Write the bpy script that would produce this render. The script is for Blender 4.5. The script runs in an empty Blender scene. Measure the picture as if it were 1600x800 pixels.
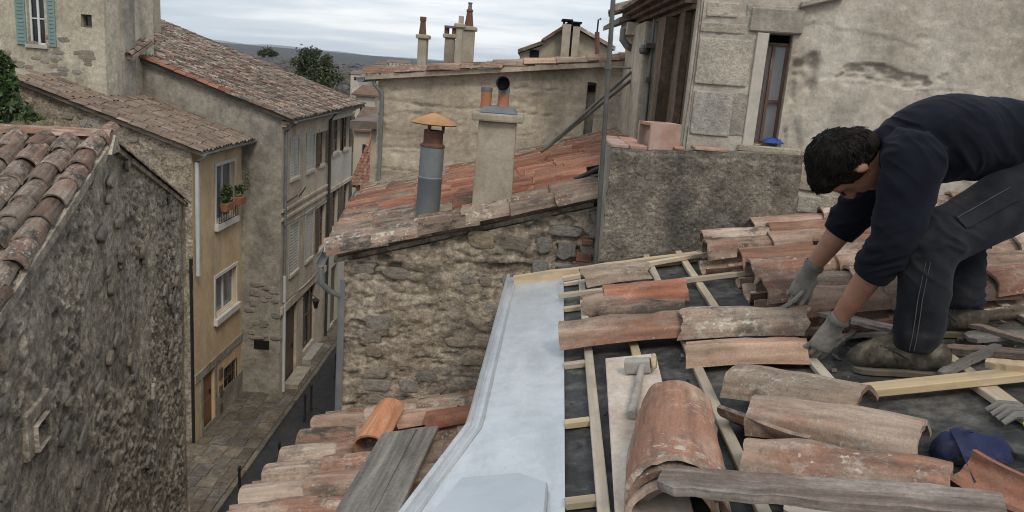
import bpy, bmesh, math, random
import numpy as np
from mathutils import Vector, Matrix

# ------------------------------------------------------------------ camera, sky, sun, exposure
H = 11.4                      # camera height above the street
FPX = 1250.0                  # focal length in photo pixels (photo 1600 x 800)
PITCH, ROLL = math.radians(13.15), math.radians(4.5)
sc = bpy.context.scene
col = sc.collection
fw = Vector((0, math.cos(PITCH), -math.sin(PITCH)))
rt0 = Vector((1, 0, 0)); up0 = rt0.cross(fw)
rt = rt0 * math.cos(ROLL) + up0 * math.sin(ROLL)
up = -rt0 * math.sin(ROLL) + up0 * math.cos(ROLL)
CAM = Vector((0, 0, H))
cd = bpy.data.cameras.new('camera'); co = bpy.data.objects.new('camera', cd); col.objects.link(co)
cd.sensor_width = 36; cd.lens = 36 * FPX / 1600; cd.clip_start = .05; cd.clip_end = 30000
co.matrix_world = Matrix(((rt.x, up.x, -fw.x, 0), (rt.y, up.y, -fw.y, 0), (rt.z, up.z, -fw.z, H), (0, 0, 0, 1)))
sc.camera = co
sc.view_settings.view_transform = 'Standard'; sc.view_settings.look = 'None'
sc.view_settings.exposure = 0.08; sc.view_settings.gamma = 1
sc.cycles.use_denoising = True
sc.cycles.filter_width = 1.05
sc.cycles.max_bounces = 6

SUN_EL, SUN_AZ = math.radians(50), math.radians(158)     # azimuth clockwise from +Y
world = bpy.data.worlds.new('World'); sc.world = world; world.use_nodes = True
wn, wl = world.node_tree.nodes, world.node_tree.links
wn.clear()
w_out = wn.new('ShaderNodeOutputWorld'); w_bg = wn.new('ShaderNodeBackground')
w_bg.inputs['Strength'].default_value = 0.1
w_sky = wn.new('ShaderNodeTexSky'); w_sky.sky_type = 'NISHITA'; w_sky.sun_disc = False
w_sky.sun_elevation = SUN_EL; w_sky.sun_rotation = SUN_AZ
w_tc = wn.new('ShaderNodeTexCoord'); w_sep = wn.new('ShaderNodeSeparateXYZ')
wl.new(w_tc.outputs['Generated'], w_sep.inputs[0])
def wmath(op, a, b=None):
    n = wn.new('ShaderNodeMath'); n.operation = op
    for i, v in enumerate((a, b)):
        if v is None: continue
        if isinstance(v, (int, float)): n.inputs[i].default_value = v
        else: wl.new(v, n.inputs[i])
    return n.outputs[0]
zz = wmath('ADD', wmath('MAXIMUM', w_sep.outputs[2], 0.0), 0.09)
w_cmb = wn.new('ShaderNodeCombineXYZ')
wl.new(wmath('DIVIDE', w_sep.outputs[0], zz), w_cmb.inputs[0]); wl.new(wmath('DIVIDE', w_sep.outputs[1], zz), w_cmb.inputs[1])
w_map = wn.new('ShaderNodeMapping'); w_map.inputs['Scale'].default_value = (.34, .5, 1); w_map.inputs['Rotation'].default_value = (0, 0, .35)
wl.new(w_cmb.outputs[0], w_map.inputs[0])
w_n = wn.new('ShaderNodeTexNoise'); w_n.inputs['Scale'].default_value = 1.0; w_n.inputs['Detail'].default_value = 7; w_n.inputs['Roughness'].default_value = .52
wl.new(w_map.outputs[0], w_n.inputs['Vector'])
w_r = wn.new('ShaderNodeValToRGB')
w_r.color_ramp.elements[0].position = .38; w_r.color_ramp.elements[0].color = (5.7, 6.5, 7.35, 1)
w_r.color_ramp.elements[1].position = .62; w_r.color_ramp.elements[1].color = (10.6, 10.8, 10.9, 1)
e = w_r.color_ramp.elements.new(.5); e.color = (7.3, 8.0, 8.7, 1)
wl.new(w_n.outputs[0], w_r.inputs[0])
w_mix = wn.new('ShaderNodeMix'); w_mix.data_type = 'RGBA'; w_mix.inputs[0].default_value = .94
wl.new(w_sky.outputs[0], w_mix.inputs[6]); wl.new(w_r.outputs[0], w_mix.inputs[7])
wl.new(w_mix.outputs[2], w_bg.inputs[0]); wl.new(w_bg.outputs[0], w_out.inputs[0])

sd = bpy.data.lights.new('sun', 'SUN'); so = bpy.data.objects.new('sun', sd); col.objects.link(so)
sd.energy = 1.45; sd.angle = math.radians(16); sd.color = (1, .92, .80)
sdir = Vector((math.sin(SUN_AZ) * math.cos(SUN_EL), math.cos(SUN_AZ) * math.cos(SUN_EL), math.sin(SUN_EL)))
so.rotation_euler = sdir.to_track_quat('Z', 'Y').to_euler(); so.location = (0, 0, 60)

# ------------------------------------------------------------------ pixel -> world helpers (photo pixels)
def ray(px, py): return fw + rt * ((px - 800) / FPX) - up * ((py - 400) / FPX)
def Yp(px, py, Y): d = ray(px, py); return CAM + d * (Y / d.y)
def Zp(px, py, Z): d = ray(px, py); return CAM + d * ((Z - H) / d.z)
def Xp(px, py, X): d = ray(px, py); return CAM + d * (X / d.x)
def plp(px, py, P, n): d = ray(px, py); return CAM + d * ((P - CAM).dot(n) / d.dot(n))
def lerp(a, b, t): return a + (b - a) * t
R = random.Random(7)

# ------------------------------------------------------------------ numpy noise
def _h(ix, iy, iz, s):
    v = (ix * 374761393 + iy * 668265263 + iz * 2147483647 + s * 974711) & 0x7fffffff
    v = ((v ^ (v >> 13)) * 1274126177) & 0x7fffffff
    return ((v ^ (v >> 16)) & 0xffff) / 65535.0
def vnoise(x, y, z=0.0, s=0):
    x, y, z = np.broadcast_arrays(np.asarray(x, float), np.asarray(y, float), np.asarray(z, float))
    ix, iy, iz = (np.floor(a).astype(np.int64) for a in (x, y, z))
    fx, fy, fz = x - ix, y - iy, z - iz
    fx, fy, fz = (f * f * (3 - 2 * f) for f in (fx, fy, fz))
    def c(a, b, d): return _h(ix + a, iy + b, iz + d, s)
    l = lambda a, b, t: a + (b - a) * t
    return l(l(l(c(0,0,0), c(1,0,0), fx), l(c(0,1,0), c(1,1,0), fx), fy), l(l(c(0,0,1), c(1,0,1), fx), l(c(0,1,1), c(1,1,1), fx), fy), fz) - .5
def fbm(x, y, z=0.0, s=0, o=4, g=.5):
    t = 0; a = 1
    for k in range(o):
        t = t + a * vnoise(np.asarray(x) * 2**k, np.asarray(y) * 2**k, np.asarray(z) * 2**k, s + k); a *= g
    return t
def worley(x, y, s=0):
    x = np.asarray(x, float); y = np.asarray(y, float)
    ix, iy = np.floor(x).astype(np.int64), np.floor(y).astype(np.int64)
    f1 = np.full(x.shape, 9.0); f2 = np.full(x.shape, 9.0); idv = np.zeros(x.shape)
    for a in (-1, 0, 1):
        for b in (-1, 0, 1):
            cx, cy = ix + a, iy + b
            jx, jy = _h(cx, cy, cx * 0, s), _h(cx, cy, cx * 0, s + 77)
            d = np.hypot(cx + jx - x, cy + jy - y)
            n = d < f1
            f2 = np.where(n, f1, np.minimum(f2, d)); idv = np.where(n, _h(cx, cy, cx * 0, s + 31), idv); f1 = np.where(n, d, f1)
    return f1, f2, idv

# ------------------------------------------------------------------ materials
MATS = {}
def nodes_of(name):
    m = bpy.data.materials.new(name); m.use_nodes = True
    nt = m.node_tree; nt.nodes.clear()
    o = nt.nodes.new('ShaderNodeOutputMaterial'); b = nt.nodes.new('ShaderNodeBsdfPrincipled')
    nt.links.new(b.outputs[0], o.inputs[0]); MATS[name] = m
    return m, nt.nodes, nt.links, b
def mat(name, cols, scale=4.0, rough=.85, bump=.3, bdist=.01, bscale=None, stretch=(1, 1, 1), per=False, vary=.0, stains=None, speck=None, metal=0.0, spec=.35, detail=8, contrast=(.3, .7), bstretch=None, mot=.0, mscale=None):
    """cols: list of linear colours spread over a noise ramp; per: vary by object and by island; stains: (colour, scale, amount, stretch);
    speck: (colour, scale, threshold)"""
    m, N, L, b = nodes_of(name)
    tc = N.new('ShaderNodeTexCoord')
    vec = tc.outputs['Object']
    rnd = None
    if per:
        oi = N.new('ShaderNodeObjectInfo'); ge = N.new('ShaderNodeNewGeometry')
        ad = N.new('ShaderNodeMath'); ad.operation = 'ADD'; L.new(oi.outputs['Random'], ad.inputs[0]); L.new(ge.outputs['Random Per Island'], ad.inputs[1])
        fr = N.new('ShaderNodeMath'); fr.operation = 'FRACT'; L.new(ad.outputs[0], fr.inputs[0]); rnd = fr.outputs[0]
        mu = N.new('ShaderNodeMath'); mu.operation = 'MULTIPLY'; L.new(rnd, mu.inputs[0]); mu.inputs[1].default_value = 57.0
        va = N.new('ShaderNodeVectorMath'); va.operation = 'ADD'; L.new(vec, va.inputs[0]); L.new(mu.outputs[0], va.inputs[1]); vec = va.outputs[0]
    def noise(sc_, det=8, rg=.6, st=(1, 1, 1)):
        v = vec
        if st != (1, 1, 1):
            mp = N.new('ShaderNodeMapping'); mp.inputs['Scale'].default_value = st; L.new(vec, mp.inputs[0]); v = mp.outputs[0]
        n = N.new('ShaderNodeTexNoise'); n.inputs['Scale'].default_value = sc_; n.inputs['Detail'].default_value = det; n.inputs['Roughness'].default_value = rg
        L.new(v, n.inputs['Vector']); return n.outputs[0]
    def ramp(f, stops):
        r = N.new('ShaderNodeValToRGB'); els = r.color_ramp.elements
        while len(els) < len(stops): els.new(.5)
        for el, (p, c) in zip(els, stops): el.position = p; el.color = (*c, 1) if len(c) == 3 else c
        L.new(f, r.inputs[0]); return r.outputs[0]
    def mixc(f, a, c, mode='MIX'):
        x = N.new('ShaderNodeMix'); x.data_type = 'RGBA'; x.blend_type = mode
        if isinstance(f, float): x.inputs[0].default_value = f
        else: L.new(f, x.inputs[0])
        for k, v in ((6, a), (7, c)):
            if isinstance(v, tuple): x.inputs[k].default_value = (*v, 1)
            else: L.new(v, x.inputs[k])
        return x.outputs[2]
    f0 = noise(scale, detail, .62, stretch)
    lo, hi = contrast
    n = len(cols)
    c = ramp(f0, [(lo + (hi - lo) * i / max(1, n - 1), cols[i]) for i in range(n)])
    if per and vary:
        # some pieces paler, darker, redder
        hv = N.new('ShaderNodeHueSaturation'); L.new(c, hv.inputs['Color'])
        mr = N.new('ShaderNodeMapRange'); mr.inputs[3].default_value = 1 - vary; mr.inputs[4].default_value = 1 + vary; L.new(rnd, mr.inputs[0]); L.new(mr.outputs[0], hv.inputs['Value'])
        m2 = N.new('ShaderNodeMath'); m2.operation = 'MULTIPLY'; m2.inputs[1].default_value = 7.3; L.new(rnd, m2.inputs[0])
        f2 = N.new('ShaderNodeMath'); f2.operation = 'FRACT'; L.new(m2.outputs[0], f2.inputs[0])
        mr2 = N.new('ShaderNodeMapRange'); mr2.inputs[3].default_value = .55; mr2.inputs[4].default_value = 1.25; L.new(f2.outputs[0], mr2.inputs[0]); L.new(mr2.outputs[0], hv.inputs['Saturation'])
        c = hv.outputs[0]
    for st in (stains or []):
        sc_col, s_sc, amt, s_st = st
        f = ramp(noise(s_sc, 6, .65, s_st), [(.5, (0, 0, 0)), (.68, (amt, amt, amt))])
        c = mixc(f, c, sc_col)
    for sp in (speck or []):
        sp_col, s_sc, th = sp
        f = ramp(noise(s_sc, 3, .7), [(th, (0, 0, 0)), (min(1, th + .05), (1, 1, 1))])
        c = mixc(f, c, sp_col)
    if mot:
        def mr_(f, o0, o1):
            q = N.new('ShaderNodeMapRange'); q.inputs[1].default_value = .3; q.inputs[2].default_value = .7; q.inputs[3].default_value = o0; q.inputs[4].default_value = o1; L.new(f, q.inputs[0]); return q.outputs[0]
        mm = N.new('ShaderNodeMath'); mm.operation = 'MULTIPLY'; ms = mscale or scale * 5
        L.new(mr_(noise(ms, 5, .7), 1 - mot, 1 + mot), mm.inputs[0]); L.new(mr_(noise(ms * 3.7, 3, .7), 1 - mot * .6, 1 + mot * .6), mm.inputs[1])
        cb = N.new('ShaderNodeCombineXYZ'); [L.new(mm.outputs[0], cb.inputs[k]) for k in range(3)]; c = mixc(1.0, c, cb.outputs[0], 'MULTIPLY')
    L.new(c, b.inputs['Base Color'])
    b.inputs['Roughness'].default_value = rough; b.inputs['Metallic'].default_value = metal
    b.inputs['Specular IOR Level'].default_value = spec
    if bump:
        bp = N.new('ShaderNodeBump'); bp.inputs['Strength'].default_value = bump; bp.inputs['Distance'].default_value = bdist
        L.new(noise(bscale or scale * 6, 8, .7, bstretch or stretch), bp.inputs['Height']); L.new(bp.outputs[0], b.inputs['Normal'])
    return m

def tmat(name, A, B, Cc, sc_=1.0, dark=.7, lich=.6, shift=1.0, val=.2, bd=.004, lichcol=(.43, .40, .34)):
    """fired clay: bare clay A, dusty or faded B, dark patina C, pale lichen; each tile gets its own share of them"""
    m, N, L, bs = nodes_of(name)
    tc = N.new('ShaderNodeTexCoord'); oi = N.new('ShaderNodeObjectInfo'); ge = N.new('ShaderNodeNewGeometry')
    def math_(op, a, b=None, cl=False):
        n = N.new('ShaderNodeMath'); n.operation = op; n.use_clamp = cl
        for i, v in enumerate((a, b)):
            if v is None: continue
            if isinstance(v, (int, float)): n.inputs[i].default_value = v
            else: L.new(v, n.inputs[i])
        return n.outputs[0]
    rnd = math_('FRACT', math_('ADD', oi.outputs['Random'], ge.outputs['Random Per Island']))
    r2 = math_('FRACT', math_('MULTIPLY', rnd, 7.31)); r3 = math_('FRACT', math_('MULTIPLY', rnd, 23.7))
    va = N.new('ShaderNodeVectorMath'); va.operation = 'ADD'; L.new(tc.outputs['Object'], va.inputs[0]); L.new(math_('MULTIPLY', rnd, 57.0), va.inputs[1])
    def noise(s, det, rg, st=None):
        v = va.outputs[0]
        if st: mp = N.new('ShaderNodeMapping'); mp.inputs['Scale'].default_value = st; L.new(v, mp.inputs[0]); v = mp.outputs[0]
        n = N.new('ShaderNodeTexNoise'); n.inputs['Scale'].default_value = s * sc_; n.inputs['Detail'].default_value = det; n.inputs['Roughness'].default_value = rg; L.new(v, n.inputs['Vector']); return n.outputs[0]
    def rmp(f, lo, hi, o0=0.0, o1=1.0):
        n = N.new('ShaderNodeMapRange'); n.inputs[1].default_value = lo; n.inputs[2].default_value = hi; n.inputs[3].default_value = o0; n.inputs[4].default_value = o1; L.new(f, n.inputs[0]); return n.outputs[0]
    def mix(f, a, c, mode='MIX'):
        x = N.new('ShaderNodeMix'); x.data_type = 'RGBA'; x.blend_type = mode
        if isinstance(f, float): x.inputs[0].default_value = f
        else: L.new(f, x.inputs[0])
        for k, v in ((6, a), (7, c)):
            if isinstance(v, tuple): x.inputs[k].default_value = (*v, 1)
            else: L.new(v, x.inputs[k])
        return x.outputs[2]
    n1 = noise(6, 7, .65, (.45, 1, 1)); f1 = math_('ADD', rmp(n1, .40, .60), math_('MULTIPLY', math_('SUBTRACT', rnd, .5), shift), True)
    c = mix(f1, A, B)
    n2 = noise(8.5, 9, .72, (.6, 1, 1)); f2 = math_('MULTIPLY', rmp(n2, .50, .60), math_('MULTIPLY', rmp(r2, 0, 1, .25, 1.25), dark), True)
    c = mix(f2, c, Cc)
    n4 = noise(3.2, 3, .5); n3 = noise(27, 5, .7); f3 = math_('MULTIPLY', math_('MULTIPLY', rmp(n3, .52, .62), rmp(n4, .42, .6)), math_('MULTIPLY', rmp(r3, 0, 1, .1, 1.3), lich), True)
    c = mix(f3, c, lichcol)
    n5 = noise(75, 3, .6); c = mix(math_('MULTIPLY', rmp(n5, .58, .66), math_('MULTIPLY', rmp(n2, .35, .6), .6), True), c, tuple(v * .7 for v in Cc))     # fine dark speckle
    n6 = noise(48, 2, .5); c = mix(math_('MULTIPLY', math_('MULTIPLY', rmp(n6, .672, .70), rmp(n4, .4, .6)), lich * .85, True), c, (.49, .47, .42))                             # white lichen spots
    st = noise(34, 3, .6, (.07, 1, 1)); gr = noise(150, 4, .75)
    g = math_('MULTIPLY', rmp(st, .3, .7, .68, 1.28), rmp(gr, .25, .75, .7, 1.28)); g = math_('MULTIPLY', g, rmp(r3, 0, 1, 1 - val, 1 + val))
    cb = N.new('ShaderNodeCombineXYZ'); [L.new(g, cb.inputs[k]) for k in range(3)]
    c = mix(1.0, c, cb.outputs[0], 'MULTIPLY'); L.new(c, bs.inputs['Base Color'])
    bs.inputs['Roughness'].default_value = .93; bs.inputs['Specular IOR Level'].default_value = .25
    bp = N.new('ShaderNodeBump'); bp.inputs['Strength'].default_value = .7; bp.inputs['Distance'].default_value = bd
    L.new(math_('ADD', math_('MULTIPLY', gr, .45), math_('ADD', math_('MULTIPLY', n3, .5), n2)), bp.inputs['Height']); L.new(bp.outputs[0], bs.inputs['Normal'])
tmat('old_tile', (.225, .125, .088), (.30, .235, .18), (.085, .072, .062), dark=.9, lich=.9)
tmat('pink_tile', (.285, .15, .102), (.40, .31, .242), (.13, .105, .09), dark=.9, lich=.85, shift=1.1)
tmat('orange_tile', (.37, .20, .128), (.45, .315, .23), (.23, .16, .12), dark=.45, lich=.35, shift=.6, val=.1, bd=.002)
tmat('edge_tile', (.20, .12, .086), (.265, .215, .168), (.075, .064, .056), dark=1.0, lich=.8, shift=.7, val=.25)
tmat('new_orange_tile', (.46, .20, .105), (.50, .26, .155), (.36, .17, .10), dark=.3, lich=.1, shift=.3, val=.05, bd=.001)
tmat('red_tile', (.25, .098, .06), (.30, .15, .10), (.12, .072, .056), dark=.55, lich=.3, shift=1.0, val=.22)
tmat('weathered_tile', (.18, .108, .08), (.25, .208, .17), (.062, .055, .049), dark=1.05, lich=1.0, shift=.7, val=.3, bd=.008, lichcol=(.37, .355, .31))
tmat('grey_tile', (.205, .118, .084), (.225, .195, .16), (.062, .056, .05), sc_=.35, dark=1.25, lich=1.0, shift=1.3, val=.5, bd=.008, lichcol=(.44, .41, .355))
tmat('brown_tile', (.185, .132, .10), (.23, .178, .14), (.11, .088, .073), sc_=.5, dark=.75, lich=.3, shift=.9, val=.18)
mat('rubble_mortar', [(.15, .122, .092), (.27, .22, .165), (.36, .30, .228), (.43, .37, .29)], 5, .97, 1.0, .016, 34, contrast=(.33, .66), stains=[((.13, .11, .09), 2.4, .75, (1, 1, 1)), ((.44, .39, .315), 2.4, .55, (1, 1, 1)), ((.075, .065, .055), 11, .75, (.6, 1, 1.4))], mot=0.45, mscale=20)
mat('rubble_stone', [(.15, .125, .10), (.28, .235, .18), (.36, .31, .245)], 6, .96, .8, .01, 35, per=True, vary=.22, stains=[((.10, .088, .075), 4, .7, (1, 1, 1))], mot=0.35, mscale=28)
mat('grey_stone', [(.15, .135, .115), (.27, .245, .205), (.37, .335, .285)], 7, .96, .8, .01, 35, per=True, vary=.2, stains=[((.09, .085, .075), 5, .7, (1, 1, 1))], mot=0.35, mscale=28)
mat('gable_harl', [(0.212, 0.186, 0.152), (0.378, 0.33, 0.267), (0.531, 0.466, 0.374), (0.637, 0.56, 0.456)], 3.2, .98, 1.0, .03, 26, contrast=(.34, .64), stains=[((0.201, 0.183, 0.158), 1.4, .6, (1, 1, 1)), ((0.637, 0.56, 0.456), 1.1, .6, (1, 1, 1)), ((0.13, 0.118, 0.105), 9, .55, (1, 1, 1))], mot=.42, mscale=16)
mat('gable_stone', [(0.207, 0.184, 0.155), (0.391, 0.345, 0.282), (0.529, 0.466, 0.38)], 6, .97, 1, .015, 30, per=True, vary=.3, stains=[((0.138, 0.127, 0.113), 5, .7, (1, 1, 1))], mot=.4, mscale=22)
mat('roughcast', [(0.0943, 0.087, 0.0738), (0.181, 0.16, 0.131), (0.304, 0.268, 0.22)], 9, .98, 1.0, .012, 85, stains=[((0.0653, 0.0623, 0.0568), 1.7, .85, (1, 1, .6)), ((0.392, 0.341, 0.277), 1.3, .65, (1, 1, .5))], speck=[((0.58, 0.536, 0.454), 60, .68)], mot=.5, mscale=55)
mat('plaster_old', [(0.352, 0.312, 0.258), (0.458, 0.409, 0.343), (0.528, 0.48, 0.409)], 1.8, .95, .6, .01, 26, stains=[((0.317, 0.268, 0.214), 2.3, .75, (1, 1, 1)), ((0.554, 0.51, 0.445), 1.5, .55, (1, 1, 1)), ((0.238, 0.22, 0.191), 3.2, .5, (1, 1, .4))], mot=.2, mscale=18)
mat('ashlar', [(0.284, 0.252, 0.205), (0.399, 0.352, 0.284), (0.473, 0.42, 0.341)], 3, .95, 1, .014, 30, per=True, vary=.12, stains=[((0.2, 0.179, 0.152), 3, .5, (1, 1, .5))], mot=0.3, mscale=30)
mat('back_plaster', [(0.302, 0.254, 0.193), (0.432, 0.373, 0.292), (0.508, 0.443, 0.358)], 1.8, .96, .7, .012, 20, stains=[((0.248, 0.211, 0.165), 1.5, .7, (.5, 1, 2.5)), ((0.14, 0.13, 0.11), 1.1, .75, (1.4, 1, .35))], mot=0.22, mscale=16)
mat('yellow_plaster', [(.54, .385, .225), (.62, .46, .285), (.66, .53, .36)], .9, .93, .3, .01, 14, stains=[((.45, .335, .215), 1.0, .6, (1, 1, .3)), ((.38, .30, .215), .45, .7, (1, 1.4, .5)), ((.68, .57, .42), 1.5, .5, (1, 1, .5))], mot=.12, mscale=6)
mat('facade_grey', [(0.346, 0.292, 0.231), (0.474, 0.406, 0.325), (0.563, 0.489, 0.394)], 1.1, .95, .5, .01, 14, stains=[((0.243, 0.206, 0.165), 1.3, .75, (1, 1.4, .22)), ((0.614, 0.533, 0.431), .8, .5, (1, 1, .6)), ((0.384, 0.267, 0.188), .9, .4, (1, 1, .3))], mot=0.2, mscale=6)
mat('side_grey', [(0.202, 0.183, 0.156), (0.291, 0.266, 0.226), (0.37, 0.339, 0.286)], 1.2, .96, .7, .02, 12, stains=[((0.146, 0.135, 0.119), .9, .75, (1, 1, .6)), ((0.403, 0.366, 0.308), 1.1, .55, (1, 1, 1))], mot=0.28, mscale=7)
mat('facade_pale', [(0.413, 0.384, 0.329), (0.525, 0.49, 0.427)], .9, .93, .3, .01, 14, stains=[((0.3, 0.273, 0.232), 1.0, .6, (1, 1.2, .25))], mot=0.15, mscale=6)
mat('shutter_house', [(0.31, 0.276, 0.215), (0.437, 0.391, 0.305), (0.529, 0.477, 0.379)], 1.1, .95, .6, .015, 12, stains=[((0.207, 0.19, 0.158), .9, .7, (1, 1, .5)), ((0.575, 0.529, 0.441), .8, .5, (1, 1, 1))], mot=0.28, mscale=8)
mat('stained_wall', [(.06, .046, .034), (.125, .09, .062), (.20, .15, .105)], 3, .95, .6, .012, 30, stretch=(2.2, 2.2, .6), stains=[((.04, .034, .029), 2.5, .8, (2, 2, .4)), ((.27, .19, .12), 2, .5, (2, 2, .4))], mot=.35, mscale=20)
mat('chimney_render', [(.27, .23, .175), (.36, .31, .245), (.41, .36, .29)], 4, .95, .5, .006, 50, stains=[((.20, .175, .14), 3, .6, (1, 1, .4))], mot=0.16, mscale=30)
mat('terracotta', [(.30, .15, .10), (.40, .215, .15), (.45, .27, .20)], 7, .9, .3, .003, 60, per=True, vary=.15, stains=[((.42, .36, .31), 8, .7, (1, 1, 1))])
mat('terracotta_pot', [(.30, .125, .07), (.38, .17, .10)], 8, .85, .25, .003, 60, stains=[((.14, .09, .07), 6, .6, (1, 1, .5))])
mat('rust', [(.10, .05, .037), (.18, .085, .058)], 14, .9, .3, .003, 70, stains=[((.07, .045, .038), 9, .6, (1, 1, 1))])
mat('rust_orange', [(.36, .19, .085), (.50, .29, .15)], 11, .75, .2, .002, 70, stains=[((.30, .15, .08), 8, .5, (1, 1, 1))], metal=.2)
mat('flue_steel', [(.15, .17, .178), (.21, .23, .235)], 10, .6, .15, .002, 60, metal=.15, stains=[((.11, .125, .13), 5, .6, (1, 1, .3))])
mat('zinc', [(.50, .535, .57), (.57, .60, .63), (.64, .665, .69)], 2.6, .36, .35, .012, 4.5, metal=.5, spec=.5, contrast=(.35, .65), stains=[((.44, .475, .51), 3, .6, (3, .6, 1)), ((.68, .70, .72), 5, .4, (2, .5, 1)), ((.42, .43, .43), 14, .35, (1, 1, 1))], speck=[((.36, .37, .38), 30, .71)], mot=.06, mscale=9)
mat('zinc_dull', [(.44, .48, .52), (.52, .555, .59)], 3, .4, .3, .008, 6, metal=.45, spec=.5, stains=[((.40, .43, .46), 4, .6, (1, 2, 1))])
mat('gutter_zinc', [(.14, .147, .15), (.22, .228, .23)], 6, .6, .15, .002, 40, metal=.25)
mat('pipe_white', [(.44, .46, .48), (.55, .57, .58)], 3, .6, .1, .002, 30)
mat('pipe_dark', [(.035, .034, .033), (.06, .058, .055)], 6, .6, .1, .002, 30)
mat('galv', [(.10, .097, .09), (.17, .165, .155)], 9, .5, .2, .002, 60, metal=.5, stains=[((.12, .09, .065), 7, .5, (1, 1, .3))])
mat('fresh_wood', [(.36, .275, .18), (.49, .39, .265), (.57, .475, .35)], 6, .85, .4, .002, 30, stretch=(.15, 4, 4), per=True, vary=.22, stains=[((.30, .235, .165), 3, .65, (.4, 3, 3)), ((.25, .215, .17), 7, .6, (1, 1, 1))], speck=[((.16, .105, .06), 22, .72)])
mat('grey_wood', [(.085, .077, .068), (.16, .146, .13), (.26, .24, .213)], 9, .9, .7, .003, 22, stretch=(.1, 3, 3), per=True, vary=.15, stains=[((.06, .053, .046), 4, .6, (.3, 2, 2)), ((.33, .31, .28), 6, .5, (.3, 2, 2))], mot=.2, mscale=40)
mat('brown_board', [(.085, .062, .05), (.17, .128, .105), (.28, .225, .19)], 9, .9, .7, .003, 22, stretch=(.1, 3, 3), per=True, vary=.15, stains=[((.16, .15, .138), 2.5, .8, (.4, 1, 1)), ((.46, .42, .375), 5, .75, (.3, 2, 2)), ((.05, .042, .036), 5, .6, (.5, 2, 2))], mot=.25, mscale=40)
mat('pale_board', [(.42, .345, .28), (.53, .455, .385), (.58, .51, .44)], 3, .85, .4, .002, 35, stretch=(.25, 4, 4), stains=[((.33, .245, .19), 5, .6, (.5, 1, 1))], mot=0.15, mscale=40)
mat('membrane', [(.017, .018, .019), (.034, .035, .036), (.06, .06, .059)], 3, .62, .35, .004, 18, stains=[((.115, .11, .10), 2.4, .75, (1, 1, 1)), ((.20, .185, .16), 7, .5, (1, 1, 1))], speck=[((.30, .27, .235), 48, .735)], mot=0.4, mscale=25)
mat('asphalt', [(.025, .025, .027), (.045, .045, .046)], 3, .9, .4, .006, 60, stains=[((.065, .06, .055), .6, .6, (1, 1, 1))], mot=0.3, mscale=12)
mat('paving', [(.105, .085, .064), (.165, .135, .102), (.20, .17, .13)], 2.5, .92, .4, .008, 30, per=True, vary=.25, stains=[((.055, .048, .04), .7, .8, (1, 1, 1)), ((.07, .06, .048), 3, .6, (1, 1, 1))], mot=0.35, mscale=9)
mat('joint', [(.06, .052, .042), (.09, .078, .062)], 2, .95, .3, .006, 30)
mat('iron_black', [(.012, .012, .013), (.025, .025, .026)], 9, .5, .1, .001, 50)
mat('wood_door', [(.17, .085, .045), (.26, .14, .075)], 3, .7, .3, .003, 20, stretch=(5, 5, .4))
mat('white_paint', [(.58, .57, .54), (.68, .67, .64)], 3, .7, .15, .002, 30, stains=[((.42, .40, .36), 3, .5, (1, 1, .5))])
mat('shutter_white', [(.42, .41, .385), (.52, .51, .48)], 2, .8, .5, .012, 14, stretch=(.3, .3, 9), stains=[((.30, .28, .25), 2, .6, (1, 1, .4))])
mat('shutter_brown', [(.085, .062, .046), (.14, .105, .078)], 2, .8, .5, .012, 14, stretch=(.3, .3, 9), stains=[((.22, .18, .14), 2, .4, (1, 1, .4))])
mat('shutter_green', [(.15, .235, .225), (.20, .295, .28)], 2, .8, .2, .004, 20, stains=[((.28, .33, .31), 2, .5, (1, 1, .4))])
mat('frame_brown', [(.13, .072, .055), (.21, .125, .095)], 9, .85, .4, .002, 60, stretch=(1, 1, .2), stains=[((.36, .33, .30), 8, .6, (1, 1, .4))])
mat('frame_white', [(.62, .62, .61), (.70, .70, .69)], 3, .6, .05, .001, 30)
def glass(name, c, rough=.08):
    m, N, L, b = nodes_of(name)
    tc = N.new('ShaderNodeTexCoord'); n = N.new('ShaderNodeTexNoise'); n.inputs['Scale'].default_value = 2.2; L.new(tc.outputs['Object'], n.inputs['Vector'])
    r = N.new('ShaderNodeValToRGB'); r.color_ramp.elements[0].color = (*[v * .6 for v in c], 1); r.color_ramp.elements[1].color = (*[v * 1.5 for v in c], 1)
    L.new(n.outputs[0], r.inputs[0]); L.new(r.outputs[0], b.inputs['Base Color'])
    b.inputs['Roughness'].default_value = rough; b.inputs['Specular IOR Level'].default_value = .6
glass('glass_dark', (.016, .018, .02)); glass('glass_blue', (.10, .115, .135), .12); glass('glass_net', (.40, .41, .42), .35)
mat('foliage', [(.022, .045, .010), (.05, .09, .020), (.085, .13, .035)], 3, .7, 0, per=True, vary=.35)
mat('pine_foliage', [(.03, .042, .017), (.06, .078, .032), (.095, .11, .05)], 1, .8, 0, per=True, vary=.45)
mat('bare_twig', [(.07, .058, .048), (.12, .10, .085)], 2, .95, 0, per=True, vary=.3)
mat('bark', [(.06, .047, .036), (.11, .088, .068)], 4, .95, .4, .02, 12)
mat('woods', [(.035, .03, .026), (.066, .056, .048), (.10, .086, .072)], .02, 1, 0, per=True, vary=.55)
mat('plain', [(.045, .038, .033), (.065, .055, .048), (.085, .075, .063)], .006, 1, 0)
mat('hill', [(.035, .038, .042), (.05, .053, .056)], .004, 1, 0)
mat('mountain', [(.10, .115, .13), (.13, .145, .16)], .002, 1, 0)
mat('far_wall', [(.33, .28, .225), (.46, .40, .33)], .4, .95, 0, per=True, vary=.3)
mat('far_roof', [(.12, .078, .058), (.19, .125, .09)], .6, .95, .4, .08, 3, per=True, vary=.25, mot=.3, mscale=2)
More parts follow.
